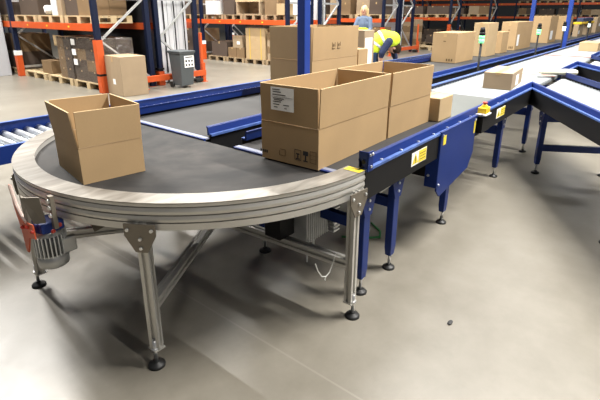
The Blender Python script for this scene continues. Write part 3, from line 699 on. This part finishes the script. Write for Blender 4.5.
# ------------------------------------------------------------------ pallet racks
def rack(x0, dep, ys, levels, label, top=4.4, lo=.0, guard_h=1.0, braces=True, first_guard=True, back=False):
    t = thing('pallet_rack', label, 'rack', (x0 + dep / 2, (ys[0] + ys[-1]) / 2, 0))
    for j, y in enumerate(ys):
        for i, x in enumerate((x0, x0 + dep)):
            b = MB(); b.sweep([(x, y, .006), (x, y, top)], [(Vector((1, 0, 0)), Vector((0, 1, 0)))] * 2, [(-.05, -.045), (.05, -.045), (.05, .045), (.02, .045), (.02, .03), (-.02, .03), (-.02, .045), (-.05, .045)])
            u = b.build('upright', M['rack_blue'], t)
            b = MB(); b.box(x - .07, x + .07, y - .06, y + .06, 0, .007); b.build('foot_plate', M['orange'], u)
            if i == 0 and first_guard:
                hh = guard_h if j == 0 else .55
                b = MB(); b.sweep([(x, y, .008), (x, y, hh)], [(Vector((1, 0, 0)), Vector((0, 1, 0)))] * 2, [(-.075, -.065), (.055, -.065), (.055, -.05), (-.055, -.05), (-.055, .05), (.055, .05), (.055, .065), (-.075, .065)]); g = b.build('upright_guard', M['orange'], u)
                if j == 0:
                    b = MB(); b.box(x - .078, x + .058, y - .068, y + .068, .33, .37); b.build('black_strap', M['black'], g)
                else:
                    b = MB(); b.box(x - .08, x + .06, y - .069, y + .069, hh - .05, hh + .06); b.build('white_tag', M['paper'], g)
        if braces:
            zz = .20; k = 0
            while zz < top - .8:
                a, c = ((x0 + .04, zz), (x0 + dep - .04, zz + .78)) if k % 2 else ((x0 + dep - .04, zz), (x0 + .04, zz + .78))
                b = MB(); b.bar((a[0], y, a[1]), (c[0], y, c[1]), .035, .05, up=(0, 1, 0)); b.build('brace', M['galv'], t)
                zz += .78; k += 1
            for zs in (.22, 1.75):
                b = MB(); b.bar((x0, y, zs), (x0 + dep, y, zs), .035, .05); b.build('strut', M['galv'], t)
    if back:
        b = MB(); b.box(x0 + dep + .06, x0 + dep + .068, ys[0] + .05, ys[1], .05, top); b.build('back_sheet', M['back_sheet'], t)
    for z in levels:
        for ya, yb in zip(ys, ys[1:]):
            for x in (x0 - .03, x0 + dep + .03):
                b = MB(); b.box(x - .022, x + .022, ya + .045, yb - .045, z - .135, z); bm_ = b.build('beam', M['orange'], t, bevel=.004)
                if x < x0:
                    for q in range(3):
                        yy = ya + (yb - ya) * (.25 + .25 * q); b = MB(); b.box(x - .0235, x - .022, yy - .03, yy + .03, z - .08, z - .05); b.build('beam_tag', M['yel_label'], bm_)
    return t
def ybays(y0, n, L=3.93): return [y0 + i * L for i in range(n + 1)]
LV = [1.29, 3.1]
rack(4.42, 1.08, ybays(8.49, 2), LV, 'orange and dark blue pallet rack nearest on the left', back=True)
rack(5.72, 1.0, ybays(8.49, 2), LV, 'pallet rack back to back behind the nearest left rack', guard_h=.3)
rack(10.0, 1.08, ybays(8.55, 2, 3.7), LV, 'second pallet rack across the aisle, with strapped cartons on its lower pallets')
rack(11.3, 1.0, ybays(8.4, 2), LV, 'pallet rack back to back behind the second rack', first_guard=False)
rack(14.95, 1.08, ybays(8.3, 2), LV, 'third pallet rack, its end frame right of the bent worker')
rack(16.25, 1.05, ybays(8.3, 2), LV, 'pallet rack back to back behind the third rack', first_guard=False)
rack(20.9, 1.08, ybays(8.2, 2), [1.29, 2.3], 'fourth pallet rack, its frame above the first carton of the row')
rack(26.5, 1.08, ybays(8.2, 2), [1.29, 2.3], 'fifth pallet rack, behind the row of cartons')
rack(36.0, 1.08, ybays(-2.4, 5, 3.93), [1.25, 2.15], 'far pallet rack closing the view above the row of cartons', braces=True)

# rack end protectors
def protector(xa, xb, y, label):
    t = thing('rack_end_guard', label, 'guard rail', ((xa + xb) / 2, y, 0))
    b = MB(); b.box(xa, xb, y - .03, y + .03, .14, .26); b.build('rail', M['orange'], t, bevel=.006)
    for x in (xa + .05, xb - .05):
        b = MB(); b.box(x - .07, x + .07, y - .05, y + .10, 0, .012); b.box(x - .04, x + .04, y - .02, y + .03, .012, .40 if x < xb - .1 else .42); b.build('foot', M['orange'], t)
    b = MB(); b.box(xb - .07, xb - .015, y + .03, y + .085, .012, 1.07); b.build('end_post', M['orange'], t, bevel=.004)
    b = MB(); b.box(xb - .30, xb - .1, y - .04, y + .12, .02, .09); b.build('rubber_stop', M['rubber'], t, bevel=.01)
protector(5.10, 6.72, 8.22, 'orange rack end guard behind the dark grey bin')
protector(15.0, 17.4, 8.0, 'orange rack end guard behind the bent worker')

# ------------------------------------------------------------------ pallets and loads
def pallet_mesh(lx, ly):
    b = MB()
    for i in range(5): b.box(-lx/2 + i * (lx - .12) / 4, -lx/2 + i * (lx - .12) / 4 + .12, -ly/2, ly/2, .122, .144)
    for y in (-ly/2, -.07, ly/2 - .14):
        b.box(-lx/2, lx/2, y, y + .14, .10, .122)
        b.box(-lx/2, lx/2, y, y + .14, 0, .022)
        for x in (-lx/2, -.06, lx/2 - .12): b.box(x, x + .12, y, y + .14, .022, .10)
    bmesh.ops.recalc_face_normals(b.bm, faces=b.bm.faces)
    me = bpy.data.meshes.new('pallet'); b.bm.to_mesh(me); b.bm.free(); return me
PM = pallet_mesh(.8, 1.18); PMd = PM.copy(); PM.materials.append(M['wood']); PMd.materials.append(M['wood_dark'])
def pallet(x, y, z, label, dark=False, group=None):
    o = bpy.data.objects.new('pallet', PMd if dark else PM); COL.objects.link(o); o.location = (x, y, z); tag(o, label, 'pallet', group); return o
ORD = ['first', 'second', 'third', 'fourth', 'fifth', 'sixth', 'seventh']
BOXC = {}
def simple_box(x, y, z, lx, ly, h, m, label, group=None, name='carton', cat='box'):
    key = (round(lx, 3), round(ly, 3), round(h, 3), m)
    if key not in BOXC:
        b = MB(); b.box(-lx/2, lx/2, -ly/2, ly/2, 0, h); bmesh.ops.recalc_face_normals(b.bm, faces=b.bm.faces)
        b.mi = 1
        # tape line over the seam
        b.box(-lx/2 - .002, lx/2 + .002, -.025, .025, h * .85, h + .002)
        me = bpy.data.meshes.new('carton'); b.bm.to_mesh(me); b.bm.free(); me.materials.append(M[m]); me.materials.append(M['tape'] if m != 'white_box' else M['white_box']); BOXC[key] = me
    o = bpy.data.objects.new(name, BOXC[key]); COL.objects.link(o); o.location = (x, y, z); tag(o, label, cat, group); return o
def film(x, y, z, lx, ly, h, label):
    b = MB(); b.box(-lx/2, lx/2, -ly/2, ly/2, 0, h)
    o = b.build('stretch_film', M['wrap']); o.location = (x, y, z); tag(o, label, 'plastic film'); o.modifiers.new('bev', 'BEVEL').width = .02; return o
def stack(x, y, z, nx, ny, nz, lx, ly, h, mats, lab, group, where=None, wrap=None, gap=.006):
    i = 0
    for k in range(nz):
        for a in range(nx):
            for c in range(ny):
                if where and not where(a, c, k): continue
                px = x + (a - (nx - 1) / 2) * (lx + gap); py = y + (c - (ny - 1) / 2) * (ly + gap)
                if a > 0 and 0 < c < ny - 1 and k < nz - 1: continue
                simple_box(px, py, z + k * (h + .001), lx, ly, h, mats[(a * 3 + c + k * 2) % len(mats)], lab, group)
    if wrap: film(x, y, z - .02, nx * (lx + gap) + .02, ny * (ly + gap) + .02, nz * (h + .001) + .03, wrap)
PH = .145
# nearest rack, floor level
P1 = [11.75, 10.45, 9.20]
for n, y in enumerate(P1): pallet(4.86, y, 0, ('pale pallet at the far left end of the nearest rack, on the floor', 'middle floor pallet of the nearest rack, under the wrapped stack', 'floor pallet beside the orange upright of the nearest rack')[n])
closed_carton((4.55, 11.0, PH), 0, .40, .50, .29, 'small carton standing alone on the far left floor pallet', 'card3', tape=False)
stack(4.86, 10.10, PH, 2, 2, 4, .37, .29, .215, ['card4', 'card3'], 'grey-brown carton in the wrapped stack on the middle floor pallet of the nearest rack', 'cartons of the wrapped stack', wrap='clear stretch film around the stack on the middle floor pallet')
stack(4.86, 9.18, PH, 2, 2, 4, .37, .52, .215, ['card4', 'card4', 'card3'], 'grey-brown carton in the stack next to the orange upright of the nearest rack', 'cartons beside the orange upright', wrap='clear stretch film around the stack next to the orange upright')
simple_box(4.56, 10.52, .80, .03, .30, .22, 'card2', 'pale loose carton flap sticking out of the wrapped stack', name='carton_flap', cat='cardboard')
for n, (yy, zz) in enumerate(((9.60, .66), (9.60, .86), (9.58, .46))):
    b = MB(); b.box(4.455, 4.459, yy - .08, yy + .08, zz, zz + .12); tag(b.build('paper_label', M['paper'], origin=(4.46, yy, zz)), ('white label in the middle of the wrapped stack', 'white label near the top of the wrapped stack', 'white label low on the wrapped stack')[n], 'label')
# nearest rack, upper level
for n, y in enumerate(P1): pallet(4.86, y, 1.29, ('pallet at the left end of the orange beam, nearest rack', 'middle pallet on the orange beam of the nearest rack', 'pallet on the orange beam beside the dark upright, nearest rack')[n])
stack(4.98, 11.84, 1.29 + PH, 2, 2, 3, .36, .5, .38, ['card4', 'card4'], 'dark carton on the left pallet above the orange beam, nearest rack', 'dark cartons on the upper left pallet')
stack(4.92, 9.35, 1.29 + PH, 2, 2, 3, .37, .52, .33, ['card3', 'card4', 'card3'], 'brown carton on the upper pallet beside the dark upright, nearest rack', 'brown cartons on the upper right pallet')
b = MB()
for k in range(9): b.ball((4.62 + random.uniform(-.08, .08), 10.72 + random.uniform(-.16, .16), 1.50 + random.uniform(0, .12)), random.uniform(.07, .11), (1, 1.2, .8))
o = b.build('plastic_bag', M['white_box'], origin=(4.62, 10.72, 1.435)); r = o.modifiers.new('r', 'REMESH'); r.mode = 'VOXEL'; r.voxel_size = .02
tag(o, 'crumpled white plastic bag on the middle upper pallet', 'bag')
for n, (yy, h, m) in enumerate(((10.25, .32, 'white_box'), (10.0, .42, 'card5'))):
    simple_box(4.66, yy, 1.29 + PH, .34, .26 if n == 0 else .2, h, m, ('white carton beside the crumpled plastic bag', 'tall pale carton right of the white carton, upper level')[n])
# back-to-back rack: white wrapped loads
def white_load(x, y, lx, ly, h, label):
    t = thing('wrapped_load', label, 'wrapped load', (x, y, .0))
    b = MB(); n = 14
    for k in range(n): b.box(x - lx/2 + k * lx / n, x - lx/2 + (k + 1) * lx / n, y - ly/2 + (.012 if k % 2 else 0), y + ly/2, .02, h)
    b.build('film_sheet', M['white_wrap'], t, bevel=.006)
    for q in (.30, .62, .9):
        b = MB(); b.box(x - lx/2 + q * lx - .012, x - lx/2 + q * lx + .012, y - ly/2 - .012, y - ly/2 + .03, .02, h); b.build('strap', M['black'], t)
white_load(6.21, 9.32, .86, 1.3, 3.0, 'tall white-wrapped load behind the dark grey bin')
white_load(11.72, 9.3, .5, 1.3, 3.0, 'tall white-wrapped load in the rack behind the tall open carton')
white_load(16.72, 9.15, .62, 1.2, 3.4, 'tall white-wrapped load right of the bent worker')
# second rack
P2 = [11.64, 10.78, 9.91, 9.04]
lab2 = ['first from the left', 'second from the left', 'third from the left', 'rightmost']
for n, y in enumerate(P2):
    o = pallet(10.42, y, 0, f'floor pallet of the second rack, {lab2[n]}', True); o.scale = (1, .70, 1)
    o = pallet(10.42, y, 1.29, f'pallet on the orange beam of the second rack, {lab2[n]}', True); o.scale = (1, .70, 1)
stack(10.45, 11.55, PH, 1, 1, 1, .75, .72, .46, ['card4'], 'dark brown carton load on the leftmost floor pallet of the second rack', 'x')
simple_box(10.25, 10.92, PH, .40, .36, .30, 'card3', 'lower left carton under a small stack, second floor pallet of the second rack')
simple_box(10.25, 10.55, PH, .40, .34, .30, 'card3', 'lower right carton of the small stack on the second rack floor pallet')
simple_box(10.25, 10.66, PH + .301, .40, .42, .36, 'card5', 'carton with a white label on top of the small stack, second rack')
b = MB(); b.box(10.044, 10.047, 10.55, 10.68, .55, .64); tag(b.build('paper_label', M['paper'], origin=(10.045, 10.6, .55)), 'white label on the top carton of the small stack in the second rack', 'label')
stack(10.25, 9.86, PH, 1, 1, 3, .45, .80, .30, ['card2', 'card5'], 'wide carton in the yellow-strapped stack on the second rack', 'yellow-strapped cartons')
for n, yy in enumerate((9.62, 10.08)):
    b = MB(); b.box(10.018, 10.022, yy - .012, yy + .012, PH, PH + .905); b.box(10.02, 10.48, yy - .012, yy + .012, PH + .905, PH + .908); tag(b.build('strap', M['strap_y'], origin=(10.02, yy, PH)), ('right', 'left')[n] + ' yellow strap over the wide carton stack in the second rack', 'strap')
simple_box(10.25, 9.86, PH + .91, .45, .72, .10, 'card4', 'flat dark carton on top of the yellow-strapped stack')
for k in range(4): simple_box(10.25, 9.28, PH + k * .20, .40, .22, .196, ('card5', 'card3')[k % 2], 'narrow carton, %s from the bottom, right of the yellow-strapped stack' % ORD[k])
simple_box(10.2, 8.95, PH, .36, .30, .22, 'white_box', 'small white carton on the rightmost floor pallet of the second rack')
simple_box(10.3, 8.95, PH + .23, .40, .34, .45, 'card3', 'brown carton above the small white carton, second rack')
simple_box(10.15, 11.75, 1.29 + PH, .40, .42, .42, 'white_box', 'white carton on the left upper pallet of the second rack')
t = thing('crate', 'open wooden crate on the middle upper pallets of the second rack', 'crate', (10.3, 10.1, 1.29 + PH))
b = MB(); b.box(10.05, 10.6, 9.65, 10.65, 1.436, 1.46); b.box(10.05, 10.6, 9.65, 9.70, 1.46, 1.80); b.box(10.05, 10.6, 10.60, 10.65, 1.46, 1.80); b.box(10.55, 10.6, 9.7, 10.6, 1.46, 1.8); b.build('body', M['card5'], t)
b = MB(); b.box(10.05, 10.6, 9.62, 10.68, 1.80, 1.86); b.build('top_board', M['wood'], t)
simple_box(10.25, 9.2, 1.29 + PH, .42, .5, .55, 'card3', 'brown carton right of the open crate, second rack upper level')
simple_box(10.15, 8.78, 1.29 + PH, .36, .30, .30, 'card2', 'pale carton at the right end of the second rack upper level')
simple_box(10.4, 11.1, 1.29 + PH, .5, .5, .8, 'card4', 'dark carton behind the white one on the second rack upper level')
# farther racks, generic loads
def far_loads(x0, y0, n, lev, nm, dark=.6):
    for i in range(n):
        y = y0 + .66 + (i % 3) * 1.29 + (i // 3) * 3.93
        for li, z in enumerate(lev):
            w = 'lower' if li == 0 else 'upper'
            w = ('floor', 'middle', 'top')[li]
            pos = f'{ORD[i]} from the aisle end'
            pallet(x0 + .48, y, z, f'{nm} rack, {w} level pallet, {pos}', random.random() < .5)
            r = random.random()
            mats = random.sample(['card3', 'card4', 'card5'], 2) if r > .6 else ['card4', 'card4', 'card3']
            nz = random.choice((1, 2, 2)) if len(lev) == 2 or li == 2 else 1
            h = random.choice((.36, .42, .32))
            stack(x0 + .48, y, z + PH, 1, 2, nz, .72, random.choice((.52, .46, .55)), h, mats, f'carton on the {nm} rack, {w} level, {pos}', f'{nm} rack {w} cartons, {pos}')
far_loads(4.42, 12.42, 2, [0, 1.29], 'nearest left')
far_loads(10.0, 12.25, 2, [0, 1.29], 'second')
far_loads(14.95, 8.3, 5, [0, 1.29], 'third')
far_loads(20.9, 8.2, 4, [0, 1.29, 2.3], 'fourth')
far_loads(26.5, 8.2, 4, [0, 1.29, 2.3], 'fifth')
far_loads(36.0, 1.53, 6, [0, 1.25, 2.15], 'far')
# stock in the aisle between the third and fourth racks
pallet(19.3, 9.3, 0, 'pallet standing in the aisle left of the first carton of the row'); pallet(18.9, 8.0, 0, 'empty pale pallet in the aisle just left of the first carton')
for k in range(4): simple_box(19.3, 9.3, PH + k * .27, .6, .8, .265, ('card3', 'card5')[k % 2], 'stacked carton in the aisle left of the first carton, %s from the floor' % ORD[k])
closed_carton((4.53, 2.74, ZB), 0, .22, .22, .545, 'carton with a white label behind the tall open carton, nearer the worker', 'card5', lab=('y', .1, .8, .25, .85))
closed_carton((3.87, 2.40, ZB), 0, .18, .24, .395, 'small plain carton directly right of the tall open carton', 'card')
b = MB(); b.ball((1.972, .611, .004), .014, (1.6, .8, .35)); tag(b.build('debris_chip', M['pebble'], origin=(1.972, .611, 0)), 'small dark chip lying on the open floor at right', 'debris')

# ------------------------------------------------------------------ people
def body(mb_fn, name, m, parent, vox=.012, smooth=4):
    b = MB(); mb_fn(b); o = b.build(name, m, parent, local=True)
    r = o.modifiers.new('r', 'REMESH'); r.mode = 'VOXEL'; r.voxel_size = vox; r.use_smooth_shade = True
    s = o.modifiers.new('s', 'SMOOTH'); s.iterations = smooth; s.factor = .5
    return o
def V(x, y, z): return Vector((x, y, z))
def hand(b, w, d, side, pal=(0, 0, -1)):
    """palm at wrist w pointing along d with five bent fingers"""
    d = Vector(d).normalized(); s = Vector(side).normalized(); nrm = d.cross(s).normalized()
    b.chain([(w, .027), (w + d * .045, .034), (w + d * .085, .033)])
    for k, L in zip((-1.5, -.5, .5, 1.5), (.065, .08, .076, .058)):
        p = w + d * .09 + s * k * .019
        q = p + d * L * .55 + nrm * .008; r_ = q + (d * .7 + nrm * .7).normalized() * L * .5
        b.chain([(p, .0095), (q, .009), (r_, .0075)], 8)
    p = w + d * .035 - s * .03; q = p - s * .03 + d * .03; r_ = q + d * .035 + nrm * .012
    b.chain([(p, .013), (q, .011), (r_, .009)], 8)

# worker bending over the low roller conveyor.  local x = forward, y = left (away from the camera), z up
WA = math.atan2(-.80, .60)
wk = thing('person', 'person in a yellow hi-vis vest bending over the low roller conveyor', 'person', (7.75, 4.50, 0), WA)
PZ = .83
HIP = [V(0, -.095, PZ - .06), V(0, .095, PZ - .06)]
legs = [[(HIP[0], .092), (V(.03, -.11, .43), .062), (V(-.04, -.12, .10), .042)], [(HIP[1], .092), (V(.10, .12, .44), .062), (V(.06, .13, .10), .042)]]
torso = [(V(-.02, 0, PZ), .145), (V(.06, 0, PZ + .13), .14), (V(.19, 0, PZ + .20), .15), (V(.32, 0, PZ + .19), .135)]
sh = [V(.27, -.185, PZ + .155), V(.36, .175, PZ + .145)]
el = [V(.15, -.23, PZ - .05), V(.46, .20, PZ - .12)]
wr = [V(.13, -.21, PZ - .26), V(.54, .16, PZ - .32)]
HD = V(.40, -.05, PZ + .035)
def wk_body(b):
    for l in legs:
        b.chain(l)
    b.chain(torso)
    for i in (0, 1):
        b.chain([(torso[3][0] + V(0, (-.08, .08)[i], -.01), .095), (sh[i], .062)]); b.chain([(sh[i], .055), (el[i], .042), (wr[i], .028)])
        hand(b, wr[i], wr[i] - el[i], (1, 0, .2))
    for k in (-1, 1): b.chain([(torso[2][0] + V(0, .08 * k, -.02), .11), (torso[1][0] + V(0, .06 * k, 0), .10), (torso[0][0] + V(0, .06 * k, -.02), .11)])
    b.chain([(torso[3][0] + V(.06, 0, -.01), .07), (V(.40, 0, PZ + .11), .058)])
    R = Matrix.Rotation(math.radians(118), 3, 'Y')
    b.ball(HD, .098, (1.0, .80, 1.22), R)
    # nose, chin, ears follow the tilted head (face looks down and slightly back)
    f = R @ V(1, 0, 0); u = R @ V(0, 0, 1)
    b.chain([(HD + f * .095, .016), (HD + f * .108 - u * .025, .015)], 8); b.ball(HD + f * .055 - u * .085, .042)
    for k in (-1, 1): b.ball(HD + V(0, .080 * k, 0), .03, (.8, .4, 1.1), R)
wb = body(wk_body, 'body', M['skin'], wk, .009)
R = Matrix.Rotation(math.radians(118), 3, 'Y'); f = R @ V(1, 0, 0); u = R @ V(0, 0, 1)
for k in (-1, 1):
    b = MB(); b.ball(HD + f * .088 + V(0, .034 * k, 0) + u * .005, .011); b.build('eye', M['eye'], wk, local=True)
b = MB(); b.ball(HD + f * .088 - u * .062, .02, (.4, 1.3, .4), R); b.build('mouth', M['lips'], wk, local=True)
def wk_hair(b):
    b.ball(HD - f * .014 + u * .022, .106, (.98, .86, 1.15), R)
body(wk_hair, 'hair', M['hair'], wk, .009, 2)
def wk_trousers(b):
    for l in legs: b.chain([(l[0][0], .106), (l[1][0], .078), (l[2][0] + V(0, 0, .0), .066)])
    b.chain([(V(-.02, -.06, PZ), .125), (V(-.02, .06, PZ), .125)]); b.chain([(V(-.02, 0, PZ), .15), (V(.03, 0, PZ + .07), .15)])
body(wk_trousers, 'trousers', M['navy2'], wk, .011)
def wk_shirt(b):
    for i in (0, 1): b.chain([(torso[3][0] + V(0, (-.08, .08)[i], -.01), .10), (sh[i], .078), (el[i], .060), (el[i] * .75 + wr[i] * .25, .05)])
    b.chain([(p, r + .008) for p, r in torso])
body(wk_shirt, 'shirt', M['navy'], wk, .010)
def vest_ring(b, p, q, ra, rb, n=24, lat=1.38):
    p, q = Vector(p), Vector(q)
def wk_vest(b):
    for k in (-1, 0, 1): b.chain([(p + V(0, .075 * k, 0), r + .018 - .025 * abs(k)) for p, r in [(V(.0, 0, PZ + .02), .145)] + torso[1:3] + [(V(.37, 0, PZ + .18), .135)]])
vs = body(wk_vest, 'hi_vis_vest', M['hivis'], wk, .011)
def band(a, c, ra, rc, nm='reflective_band'):
    def fn(b):
        for k in (-1, 0, 1): b.cyl(V(*a) + V(0, .075 * k, 0), V(*c) + V(0, .075 * k, 0), ra + .022 - .025 * abs(k), rc + .022 - .025 * abs(k), 24)
    body(fn, nm, M['reflective'], vs, .009, 1)
band((.035, 0, PZ + .085), (.062, 0, PZ + .125), .142, .142); band((.15, 0, PZ + .178), (.195, 0, PZ + .20), .148, .15)
for i, l in enumerate(legs):
    b = MB(); a = l[2][0]; b.chain([(V(a.x - .04, a.y, .055), .05), (V(a.x + .06, a.y, .048), .045), (V(a.x + .15, a.y, .04), .038)]); b.box(a.x - .09, a.x + .19, a.y - .045, a.y + .045, .0, .02)
    b.build('shoe', M['black'], wk, local=True)

# farther person, standing, blond hair
FA = math.radians(195)
fp = thing('person', 'distant standing person with blond hair and yellow hi-vis clothing below the waist', 'person', (11.05, 6.72, 0), FA)
fl = [[(V(0, -.09, .84), .088), (V(.01, -.10, .46), .06), (V(-.02, -.10, .10), .042)], [(V(0, .09, .84), .088), (V(.01, .10, .46), .06), (V(-.02, .10, .10), .042)]]
ft = [(V(0, 0, .90), .125), (V(0, 0, 1.05), .115), (V(.01, 0, 1.20), .125), (V(0, 0, 1.32), .11)]
fs = [V(0, -.165, 1.33), V(0, .165, 1.33)]; fe = [V(.12, -.22, 1.12), V(.08, .22, 1.08)]; fw = [V(.32, -.20, 1.06), V(.28, .16, 1.0)]
def fp_body(b):
    for l in fl: b.chain(l)
    b.chain(ft)
    for k in (-1, 1): b.chain([(ft[2][0] + V(0, .07 * k, 0), .09), (ft[1][0] + V(0, .04 * k, 0), .09), (ft[0][0] + V(0, .05 * k, 0), .10)])
    for i in (0, 1):
        b.chain([(ft[3][0] + V(0, (-.07, .07)[i], 0), .08), (fs[i], .055)]); b.chain([(fs[i], .048), (fe[i], .038), (fw[i], .025)]); hand(b, fw[i], fw[i] - fe[i], (0, 1, 0))
    b.chain([(V(0, 0, 1.38), .06), (V(.015, 0, 1.46), .05)])
    b.ball(V(.02, 0, 1.555), .095, (.98, .80, 1.18)); b.chain([(V(.11, 0, 1.56), .014), (V(.122, 0, 1.535), .014)], 8); b.ball(V(.065, 0, 1.475), .04)
    for k in (-1, 1): b.ball(V(.015, .078 * k, 1.55), .028, (.8, .4, 1.1))
body(fp_body, 'body', M['skin'], fp, .010)
for k in (-1, 1):
    b = MB(); b.ball(V(.106, .033 * k, 1.565), .011); b.build('eye', M['eye'], fp, local=True)
b = MB(); b.ball(V(.104, 0, 1.50), .02, (.4, 1.2, .4)); b.build('mouth', M['lips'], fp, local=True)
def fp_hair(b):
    b.ball(V(.0, 0, 1.575), .107, (.95, .88, 1.08)); b.chain([(V(-.06, 0, 1.55), .09), (V(-.075, 0, 1.42), .075), (V(-.08, 0, 1.30), .055)])
    for k in (-1, 1): b.chain([(V(-.02, .075 * k, 1.56), .045), (V(-.03, .08 * k, 1.42), .04)])
body(fp_hair, 'hair', M['blond'], fp, .010, 2)
def fp_shirt(b):
    b.chain([(p, r + .012) for p, r in ft])
    for k in (-1, 1): b.chain([(ft[2][0] + V(0, .075 * k, 0), .098), (ft[1][0] + V(0, .045 * k, 0), .098)])
    for i in (0, 1): b.chain([(ft[3][0] + V(0, (-.07, .07)[i], 0), .088), (fs[i], .066), (fe[i], .052), (fe[i] * .3 + fw[i] * .7, .04)])
body(fp_shirt, 'shirt', M['shirt'], fp, .010)
def fp_tr(b):
    for l in fl: b.chain([(l[0][0], .105), (l[1][0], .08), (l[2][0], .068)])
    b.chain([(V(0, -.06, .95), .125), (V(0, .06, .95), .125)]); b.chain([(V(0, 0, .92), .145), (V(0, 0, 1.10), .14)]); b.chain([(V(0, -.05, 1.06), .115), (V(0, .05, 1.06), .115)])
body(fp_tr, 'hi_vis_trousers', M['hivis'], fp, .011)
for l in fl:
    b = MB(); a = l[2][0]; b.chain([(V(a.x - .03, a.y, .055), .048), (V(a.x + .07, a.y, .048), .043), (V(a.x + .15, a.y, .04), .036)]); b.box(a.x - .08, a.x + .19, a.y - .043, a.y + .043, 0, .02)
    b.build('shoe', M['black'], fp, local=True)

# ------------------------------------------------------------------ light
def lamp(name, loc, sx, sy, power, col=(1, .97, .92), tilt=None):
    l = bpy.data.lights.new(name, 'AREA'); l.shape = 'RECTANGLE'; l.size = sx; l.size_y = sy; l.energy = power; l.color = col
    o = bpy.data.objects.new(name, l); COL.objects.link(o); o.location = loc
    if tilt: o.rotation_euler = tilt
    return o
for x, y, z, L, p in ((1.0, 8.2, 6.5, 5.0, 620), (4.6, -1.6, 7.0, 3.5, 1450), (8.0, -3.0, 7.0, 6, 520), (7.6, 2.4, 7.5, 3, 420), (1.0, -4.5, 6.5, 5, 240), (8.5, 5.6, 8, 3, 420), (14, 0.5, 8, 6, 400), (14, 6.0, 8, 3, 380), (20, 0, 8, 8, 480), (28, 1, 8, 8, 560),
                      (2.4, 10.5, 8, 6, 1500), (8.4, 10.0, 8, 6, 1400), (14.2, 11, 8, 5, 300), (20, 11, 8, 5, 250)):
    lamp('ceiling_light', (x, y, z), .06, L, p)
w = bpy.data.worlds.new('hall'); S.world = w; w.use_nodes = True
bg = w.node_tree.nodes['Background']; bg.inputs[0].default_value = (.92, .95, 1.0, 1); bg.inputs[1].default_value = .10

# ------------------------------------------------------------------ camera
cam = bpy.data.cameras.new('camera'); co = bpy.data.objects.new('camera', cam); COL.objects.link(co)
cam.sensor_width = 36; cam.lens = 36 * 450 / 600; cam.sensor_fit = 'HORIZONTAL'
cam.shift_y = -(200 - 163) / 600
yaw, pit, roll = math.radians(39.0), math.radians(18.5), math.radians(.1)
fw_ = Vector((math.cos(yaw), math.sin(yaw), 0)); rt = Vector((math.sin(yaw), -math.cos(yaw), 0)); up = Vector((0, 0, 1))
F = math.cos(pit) * fw_ - math.sin(pit) * up; U = math.sin(pit) * fw_ + math.cos(pit) * up
R_ = math.cos(roll) * rt + math.sin(roll) * U; U_ = -math.sin(roll) * rt + math.cos(roll) * U
co.matrix_world = Matrix(((R_.x, U_.x, -F.x, 0), (R_.y, U_.y, -F.y, 0), (R_.z, U_.z, -F.z, 1.5), (0, 0, 0, 1)))
S.camera = co
S.view_settings.view_transform = 'Standard'; S.view_settings.look = 'None'; S.view_settings.gamma = 1; S.view_settings.exposure = 0
S.view_settings.use_curve_mapping = False
S.cycles.use_denoising = True
S.cycles.max_bounces = 8
S.cycles.transparent_max_bounces = 16
